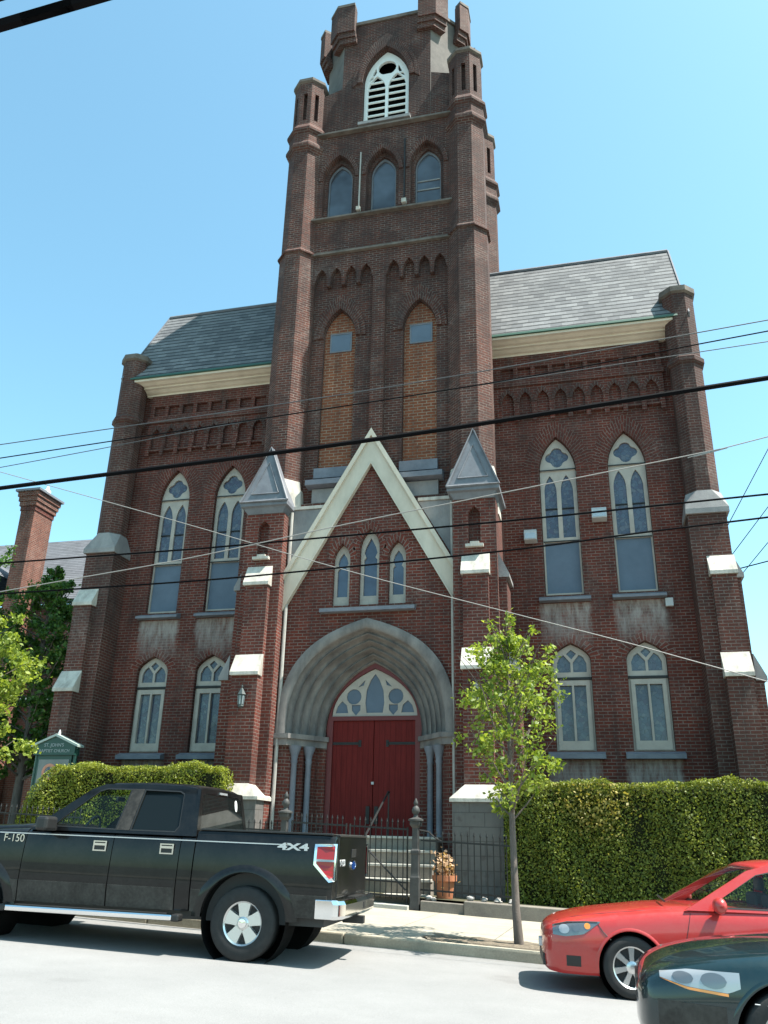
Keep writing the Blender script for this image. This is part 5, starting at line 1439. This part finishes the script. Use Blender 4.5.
# ------------------------------------------------------------ cars
def make_car(name, label, paint, loc, S_, WB, halfw, wheel_r, nsp, hatch, lamp, group=None, glass='carglass', yaw=0.0, tilt=2.0, scl=1.0):
    """S_: stations x, zb, zs, zt, w (front axle at x = 0, nose towards -x)"""
    T = empty(name, loc, label, 'car', group, (0, R(tilt), R(yaw)))
    T.scale = (scl, scl, scl)
    A = np.array(S_); xs = np.concatenate([np.linspace(A[0, 0], A[0, 0] + .25, 14), np.linspace(A[0, 0] + .28, A[-1, 0] - .28, 60), np.linspace(A[-1, 0] - .25, A[-1, 0], 14)])
    def cr(x, col):
        # monotone smooth interpolation
        X, Yv = A[:, 0], A[:, col]; i = int(np.clip(np.searchsorted(X, x) - 1, 0, len(X) - 2)); h = X[i + 1] - X[i]; t = (x - X[i]) / h
        def sl(j):
            if j == 0: return (Yv[1] - Yv[0]) / (X[1] - X[0])
            if j == len(X) - 1: return (Yv[-1] - Yv[-2]) / (X[-1] - X[-2])
            a, b_ = (Yv[j] - Yv[j - 1]) / (X[j] - X[j - 1]), (Yv[j + 1] - Yv[j]) / (X[j + 1] - X[j])
            return 0 if a * b_ <= 0 else 2 * a * b_ / (a + b_)
        m0, m1 = sl(i) * h, sl(i + 1) * h
        return float((2 * t**3 - 3 * t**2 + 1) * Yv[i] + (t**3 - 2 * t**2 + t) * m0 + (-2 * t**3 + 3 * t**2) * Yv[i + 1] + (t**3 - t**2) * m1)
    def sec(x):
        zb, zs, zt, w = (cr(x, c) for c in (1, 2, 3, 4)); H = zs - zb
        return [(0, zb), (.70 * w, zb), (.90 * w, zb + .015), (.955 * w, zb + .06), (.985 * w, zb + .25 * H), (1.0 * w, zb + .5 * H), (.998 * w, zb + .66 * H), (.985 * w, zb + .82 * H), (.965 * w, zb + .93 * H), (.93 * w, zs), (.86 * w, zs + .38 * (zt - zs)), (.68 * w, zs + .74 * (zt - zs)), (.35 * w, zt - .012), (0, zt)]
    def yside(x, z):
        s = sec(x)[2:11]; return float(np.interp(z, [p[1] for p in s], [p[0] for p in s]))
    def ztop(x, y):
        s = sec(x)[9:]; return float(np.interp(-abs(y), [-p[0] for p in s], [p[1] for p in s]))
    b = MB(); rows = []
    for x in xs:
        s = sec(x); rows.append([(x, -y, z) for y, z in s] + [(x, y, z) for y, z in reversed(s[1:-1])])
    b.loft(rows, True, True)
    body = b.build('body', paint, T, world=False)
    zc = wheel_r - .0; ra = wheel_r + .055
    cutter_apply(body, [cutter(wx, ra, zc, *sorted((sd * .45, sd * 1.2)), 48) for wx in (0, WB) for sd in (-1, 1)])
    for p in body.data.polygons: p.use_smooth = True
    body.data.set_sharp_from_angle(angle=R(35))
    for sd in (-1, 1):
        for wx in (0, WB):
            MB().lathe([(.02, sd * .46), (ra - .004, sd * .46), (ra - .004, sd * (halfw - .05))], (wx, 0, zc), 40, 'y', cap=False).build('wheel_well', 'void', T, world=False)
            b = MB(); rows = []
            for a in np.linspace(R(-12), R(192), 33):
                p0 = (wx + (ra + .028) * math.cos(a), zc + (ra + .028) * math.sin(a)); p1 = (wx + (ra - .006) * math.cos(a), zc + (ra - .006) * math.sin(a))
                rows.append([(p0[0], sd * (yside(*p0) + .001), p0[1]), ((p0[0] + p1[0]) / 2, sd * (yside(*p0) + .012), (p0[1] + p1[1]) / 2), (p1[0], sd * (yside(*p0) + .010), p1[1]), (p1[0], sd * (yside(*p0) - .05), p1[1])])
            b.loft(rows); b.build('wheel_arch', paint, T, smooth=True, world=False, angle=60)
            wheel(T, wx, sd * (halfw - .115), sd, wheel_r, .205, wheel_r * .675, nsp, .032, 'thin')
    def patch(top, low, x0, x1, off, name, mat, parent, sd, nx=16, nz=6, th=.02):
        b = MB(); g = []
        for i in range(nx + 1):
            x = x0 + (x1 - x0) * i / nx; zl, zh = low(x), top(x)
            g.append([(x - .0, sd * (yside(x, z) + off), z) for z in np.linspace(zl, zh, nz + 1)])
        g = [[(x, y, z) for x, y, z in r] for r in g]
        b.loft(g); return b.build(name, mat, parent, smooth=True, world=False, solid=0)
    def line(pts, name, sd, r=.004, mat='plastic', off=0.0):
        b = MB(); P = []
        for (xa, za), (xb, zb_) in zip(pts, pts[1:]):
            for k in range(8):
                t = k / 8; P.append((xa + (xb - xa) * t, za + (zb_ - za) * t))
        P.append(pts[-1]); b.tube([(x, sd * (yside(x, z) + off), z) for x, z in P], r, 5)
        return b.build(name, mat, body, world=False, smooth=True)
    lamp(T, patch, line, yside, ztop, body)
    # greenhouse
    zb = hatch['zb']; k = hatch['k']; wb = hatch['wb']
    def gy(z): return wb - (z - zb) * k
    def gfr(sd): return lambda a, z, d: (a, sd * (gy(z) - d), z)
    for sd in (-1, 1):
        MB().holed(hatch['frame'], hatch['wins'], 0, .04, gfr(sd)).build('window_frame', paint, T, world=False)
        for wn in hatch['wins']:
            cx = sum(p[0] for p in wn) / len(wn); cz = sum(p[1] for p in wn) / len(wn)
            MB().prism([(cx + (x - cx) * 1.03, cz + (z - cz) * 1.04) for x, z in wn], .012, .018, gfr(sd)).build('side_window', glass, T, world=False)
            MB().holed(wn, [[(cx + (x - cx) * .97, cz + (z - cz) * .93) for x, z in wn]], -.003, .0105, gfr(sd)).build('window_trim', 'plastic', T, world=False)
        mx, mz = hatch['mirror']
        mr = MB(); mr.lathe([(.02, -.12), (.075, -.10), (.10, -.03), (.10, .05), (.07, .10), (.02, .115)], (0, 0, 0), 16, 'y')
        mr.v = [(mx + x * .75, sd * (wb + .13) + y, mz + z * .85) for x, y, z in mr.v]
        m = mr.build('wing_mirror', paint, T, smooth=True, world=False, angle=60)
        MB().box(mx - .03, mx + .03, *sorted((sd * (wb - .06), sd * (wb + .08))), mz - .085, mz - .03).build('mirror_arm', 'plastic', m, world=False, bevel=.01)
    b = MB(); rows = []
    for ir, (x0, z) in enumerate(hatch['roof']):
        w = gy(z - .03); bw0 = .15 * max(0, 1 - ir / 3)
        rows.append([(x0 + bw0 * (y / w) ** 2, y, zz) for _, y, zz in [(0, -w, z - .04), (0, -w * .96, z - .012), (0, -w * .8, z + .008), (0, -w * .4, z + .022), (0, 0, z + .028), (0, w * .4, z + .022), (0, w * .8, z + .008), (0, w * .96, z - .012), (0, w, z - .04)]])
    b.loft(rows); b.build('roof', paint, T, smooth=True, world=False, solid=.02)
    for nm, (xa, za, xb, zb_) in (('windscreen', hatch['ws']), ('rear_window', hatch['rw'])):
        b = MB(); rows = []; bow = .22 if nm == 'windscreen' else -.10
        for t in np.linspace(0, 1, 7):
            z = za + (zb_ - za) * t; x = xa + (xb - xa) * t; w = max(.3, gy(max(z, zb)) - .035)
            rows.append([(x + bow * (q ** 2) * (1 - .35 * t), q * w, z + .02 * math.sin(PI * t)) for q in np.linspace(-1, 1, 11)])
        b.loft(rows); b.build(nm, glass if nm == 'windscreen' else 'tint', T, smooth=True, world=False)
    cx = hatch['cab']
    MB().box(cx - .55, cx - .2, -.66, .66, zb - .2, zb - .02).build('dashboard', 'cardark', T, world=False, bevel=.05)
    for sd in (-1, 1):
        MB().box(cx + .1, cx + .6, sd * .36 - .24, sd * .36 + .24, zb - .5, zb - .35).box(cx + .5, cx + .66, sd * .36 - .23, sd * .36 + .23, zb - .35, zb + .18).box(cx + .58, cx + .66, sd * .36 - .12, sd * .36 + .12, zb + .2, zb + .36).build('front_seat', 'cardark', T, world=False, bevel=.03)
    MB().box(cx + 1.4, cx + 1.55, -.62, .62, zb - .4, zb + .12).build('rear_seat', 'cardark', T, world=False, bevel=.03)
    return T

def red_lamps(T, patch, line, yside, ztop, body):
    for sd in (-1, 1):
        top = lambda x: np.interp(x, [-.86, -.7, -.5, -.33], [.70, .745, .762, .765])
        low = lambda x: np.interp(x, [-.86, -.72, -.52, -.33], [.60, .592, .625, .755])
        hl = patch(top, low, -.86, -.33, .004, 'headlamp', 'lensdark', T, sd, 20, 6)
        def el(xc, zc, a, b_):
            f = lambda x: b_ * math.sqrt(max(0, 1 - ((x - xc) / a) ** 2))
            return (lambda x: zc + f(x)), (lambda x: zc - f(x))
        for xc, zc, a, b_, mt in ((-.735, .668, .06, .048, 'lens'), (-.60, .69, .045, .042, 'lensdark'), (-.475, .712, .035, .032, 'amber')):
            tt, ll = el(xc, zc, a, b_); patch(tt, ll, xc - a, xc + a, .007, 'reflector', mt, hl, sd, 12, 4)
        patch(lambda x: top(x) - .002, lambda x: top(x) - .014, -.84, -.36, .008, 'lamp_brow', 'plastic', hl, sd, 16, 2)
        line([(-.36, .745), (-.30, .66), (-.22, .585), (-.12, .56)][:3], 'seam', sd, .005)
        patch(lambda x: .40, lambda x: .29, -.72, -.56, .003, 'fog_pocket', 'plastic', T, sd, 6, 3)
        line([(.62, .30), (.60, .60), (.68, .90)], 'seam', sd, .004)
        line([(1.80, .30), (1.82, .60), (1.80, .93)], 'seam', sd, .004)
        line([(.63, .27), (1.2, .255), (1.78, .27)], 'seam', sd, .004)
        hd = MB().box(1.55, 1.75, *sorted((sd * (yside(1.65, .80) - .002), sd * (yside(1.65, .80) + .03))), .785, .815).build('door_handle', 'redpaint', T, world=False, bevel=.01)
        # bonnet edge
        b = MB(); b.tube([(x, sd * f, ztop(x, f) + .001) for x, f in ((-.80, .50), (-.6, .60), (-.3, .68), (.1, .72), (.5, .73))], .004, 5); b.build('bonnet_seam', 'plastic', body, world=False)
    MB().box(-.955, -.90, -.40, .40, .50, .62).build('grille', 'plastic', T, world=False, bevel=.01)
    MB().box(-.975, -.90, -.55, .55, .26, .38).build('lower_grille', 'plastic', T, world=False, bevel=.01)
    MB().box(-1.0, -.95, -.15, .15, .42, .50).build('number_plate', 'white', T, world=False)
    MB().tube([(.45, -.55, 1.0), (.48, .1, 1.03)], .012, 5).build('wiper', 'plastic', T, world=False)
red_st = [(-.97, .30, .52, .56, .40), (-.95, .24, .60, .64, .56), (-.88, .20, .66, .71, .69), (-.74, .19, .72, .775, .785), (-.45, .19, .785, .845, .845), (0, .19, .85, .91, .868), (.45, .19, .90, .965, .87), (.85, .19, .925, .985, .87), (2.0, .19, .95, .99, .87), (3.0, .20, .97, 1.0, .862), (3.3, .24, .97, 1.0, .82), (3.44, .32, .94, .98, .74), (3.48, .36, .90, .94, .68)]
HATCH = dict(zb=.93, k=.36, wb=.835, frame=[(.62, .93), (.85, 1.06), (1.38, 1.37), (1.62, 1.435), (2.1, 1.455), (2.7, 1.42), (3.15, 1.33), (3.42, .95)],
             wins=[[(.93, .965), (1.05, 1.07), (1.47, 1.33), (1.70, 1.385), (1.82, 1.39), (1.80, .965)], [(1.90, .965), (1.91, 1.39), (2.3, 1.39), (2.66, 1.36), (2.78, .98)], [(2.88, .99), (2.78, 1.34), (3.0, 1.29), (3.15, 1.05)]],
             mirror=(.98, 1.0), roof=[(1.345, 1.385), (1.47, 1.43), (1.7, 1.465), (2.1, 1.478), (2.6, 1.455), (3.0, 1.40), (3.2, 1.34)], ws=(.46, .975, 1.36, 1.415), rw=(3.46, .96, 3.18, 1.34), cab=1.15)
make_car('red_car', 'bright red hatchback parked at the kerb in front of the tall right hedge', 'redpaint', (5.18, -9.27, -.135), red_st, 2.62, .87, .317, 7, HATCH, red_lamps, yaw=6.0, tilt=1.0, scl=.915)

def green_lamps(T, patch, line, yside, ztop, body):
    for sd in (-1, 1):
        top = lambda x: np.interp(x, [-.84, -.66, -.32], [.668, .705, .715]); low = lambda x: np.interp(x, [-.84, -.66, -.4, -.32], [.635, .60, .585, .62])
        hl = patch(top, low, -.84, -.32, .006, 'headlamp', 'lens', T, sd, 18, 6)
        l2 = lambda x: np.interp(x, [-.84, -.66, -.4], [.632, .582, .566])
        patch(lambda x: low(x) - .002, l2, -.84, -.40, .007, 'indicator', 'amber', hl, sd, 16, 3)
        def el(xc, zc, a, b_):
            f = lambda x: b_ * math.sqrt(max(0, 1 - ((x - xc) / a) ** 2))
            return (lambda x: zc + f(x)), (lambda x: zc - f(x))
        for xc, zc, a, b_, mt in ((-.69, .652, .07, .036, 'lensdark'), (-.49, .652, .085, .048, 'lensdark')):
            tt, ll = el(xc, zc, a, b_); patch(tt, ll, xc - a, xc + a, .010, 'reflector', mt, hl, sd, 14, 4)
        line([(-.24, .54), (-.05, .535)], 'seam', sd, .004, 'decal')
        line([(.75, .30), (.72, .60), (.80, .86)], 'seam', sd, .004)
        patch(lambda x: .50, lambda x: .30, -.86, -.42, .003, 'lower_bumper', 'cladding', T, sd, 12, 4)
        b = MB(); b.tube([(x, sd * f, ztop(x, f) + .001) for x, f in ((-.78, .55), (-.5, .64), (-.1, .70), (.5, .74))], .004, 5); b.build('bonnet_seam', 'plastic', body, world=False)
    MB().box(-1.0, -.93, -.35, .35, .48, .57).build('grille', 'plastic', T, world=False, bevel=.01)
green_st = [(-1.0, .30, .50, .53, .40), (-.98, .26, .55, .60, .58), (-.90, .22, .62, .68, .72), (-.72, .20, .69, .76, .80), (-.4, .20, .755, .835, .85), (0, .20, .80, .90, .885), (.5, .20, .84, .95, .89), (.95, .20, .88, .97, .89), (2.0, .20, .92, .97, .89), (3.2, .21, .93, .98, .87), (3.7, .28, .90, .96, .80), (3.84, .34, .86, .92, .70)]
SEDAN = dict(zb=.90, k=.40, wb=.85, frame=[(.70, .90), (1.0, 1.06), (1.5, 1.32), (1.8, 1.37), (2.3, 1.38), (2.7, 1.33), (3.2, .95)],
             wins=[[(1.0, .94), (1.12, 1.06), (1.58, 1.28), (1.85, 1.33), (1.93, .94)], [(2.02, .94), (1.95, 1.33), (2.35, 1.33), (2.62, 1.27), (2.8, .97)]],
             mirror=(1.05, .97), roof=[(1.42, 1.33), (1.6, 1.385), (1.9, 1.41), (2.3, 1.41), (2.65, 1.37), (2.8, 1.32)], ws=(.56, .94, 1.48, 1.36), rw=(3.3, .95, 2.78, 1.33), cab=1.25)
make_car('green_car', 'dark green sedan passing in the foreground with only its front corner in view', 'greenpaint', (6.17, -12.62, -.15), green_st, 2.75, .89, .32, 9, SEDAN, green_lamps, yaw=-1.0, tilt=2.0, scl=.96)

# ------------------------------------------------------------------ camera, light, world
cam = bpy.data.cameras.new('camera'); co = bpy.data.objects.new('camera', cam); COL.objects.link(co)
cam.sensor_fit = 'HORIZONTAL'; cam.sensor_width = 36; cam.lens = 827.3 / 768 * 36; cam.clip_start = .1; cam.clip_end = 2000
yaw, pitch, roll = R(-14.30537), R(21.74633), R(1.30788)
fw = Vector((math.sin(yaw) * math.cos(pitch), math.cos(yaw) * math.cos(pitch), math.sin(pitch)))
rt = Vector((math.cos(yaw), -math.sin(yaw), 0)); up = rt.cross(fw)
r2 = rt * math.cos(roll) + up * math.sin(roll); u2 = -rt * math.sin(roll) + up * math.cos(roll)
mm = Matrix((r2, u2, -fw)).transposed().to_4x4(); mm.translation = Vector((5.0624, -20.0, 1.3)); co.matrix_world = mm
SC.camera = co
EL, AZ = R(62), R(-3.5)
sv = Vector((math.cos(EL) * math.cos(AZ), math.cos(EL) * math.sin(AZ), math.sin(EL)))
sl = bpy.data.lights.new('sun', 'SUN'); sl.energy = 5.0; sl.angle = R(.5); sl.color = (1, .95, .87)
so = bpy.data.objects.new('sun', sl); COL.objects.link(so); so.location = (30, 5, 60); so.rotation_euler = (-sv).to_track_quat('-Z', 'Y').to_euler()
w = bpy.data.worlds.new('World'); SC.world = w; w.use_nodes = True
nt = w.node_tree; sk = nt.nodes.new('ShaderNodeTexSky'); sk.sky_type = 'NISHITA'; sk.sun_disc = False
sk.sun_elevation = EL; sk.sun_rotation = R(90) - AZ; sk.altitude = 100; sk.air_density = 1.0; sk.dust_density = 1.2; sk.ozone_density = 1.0
bg = nt.nodes['Background']
tint = nt.nodes.new('ShaderNodeMix'); tint.data_type = 'RGBA'; tint.blend_type = 'MULTIPLY'; tint.inputs[0].default_value = 1; tint.inputs[7].default_value = (1.0, 1.37, 1.17, 1)
nt.links.new(sk.outputs[0], tint.inputs[6]); nt.links.new(tint.outputs[2], bg.inputs[0]); bg.inputs[1].default_value = .106
SC.view_settings.view_transform = 'Standard'; SC.view_settings.look = 'None'; SC.view_settings.exposure = 1.4; SC.view_settings.gamma = 1
SC.view_settings.use_curve_mapping = False
SC.render.engine = 'CYCLES'
SC.cycles.use_denoising = True
SC.cycles.max_bounces = 8
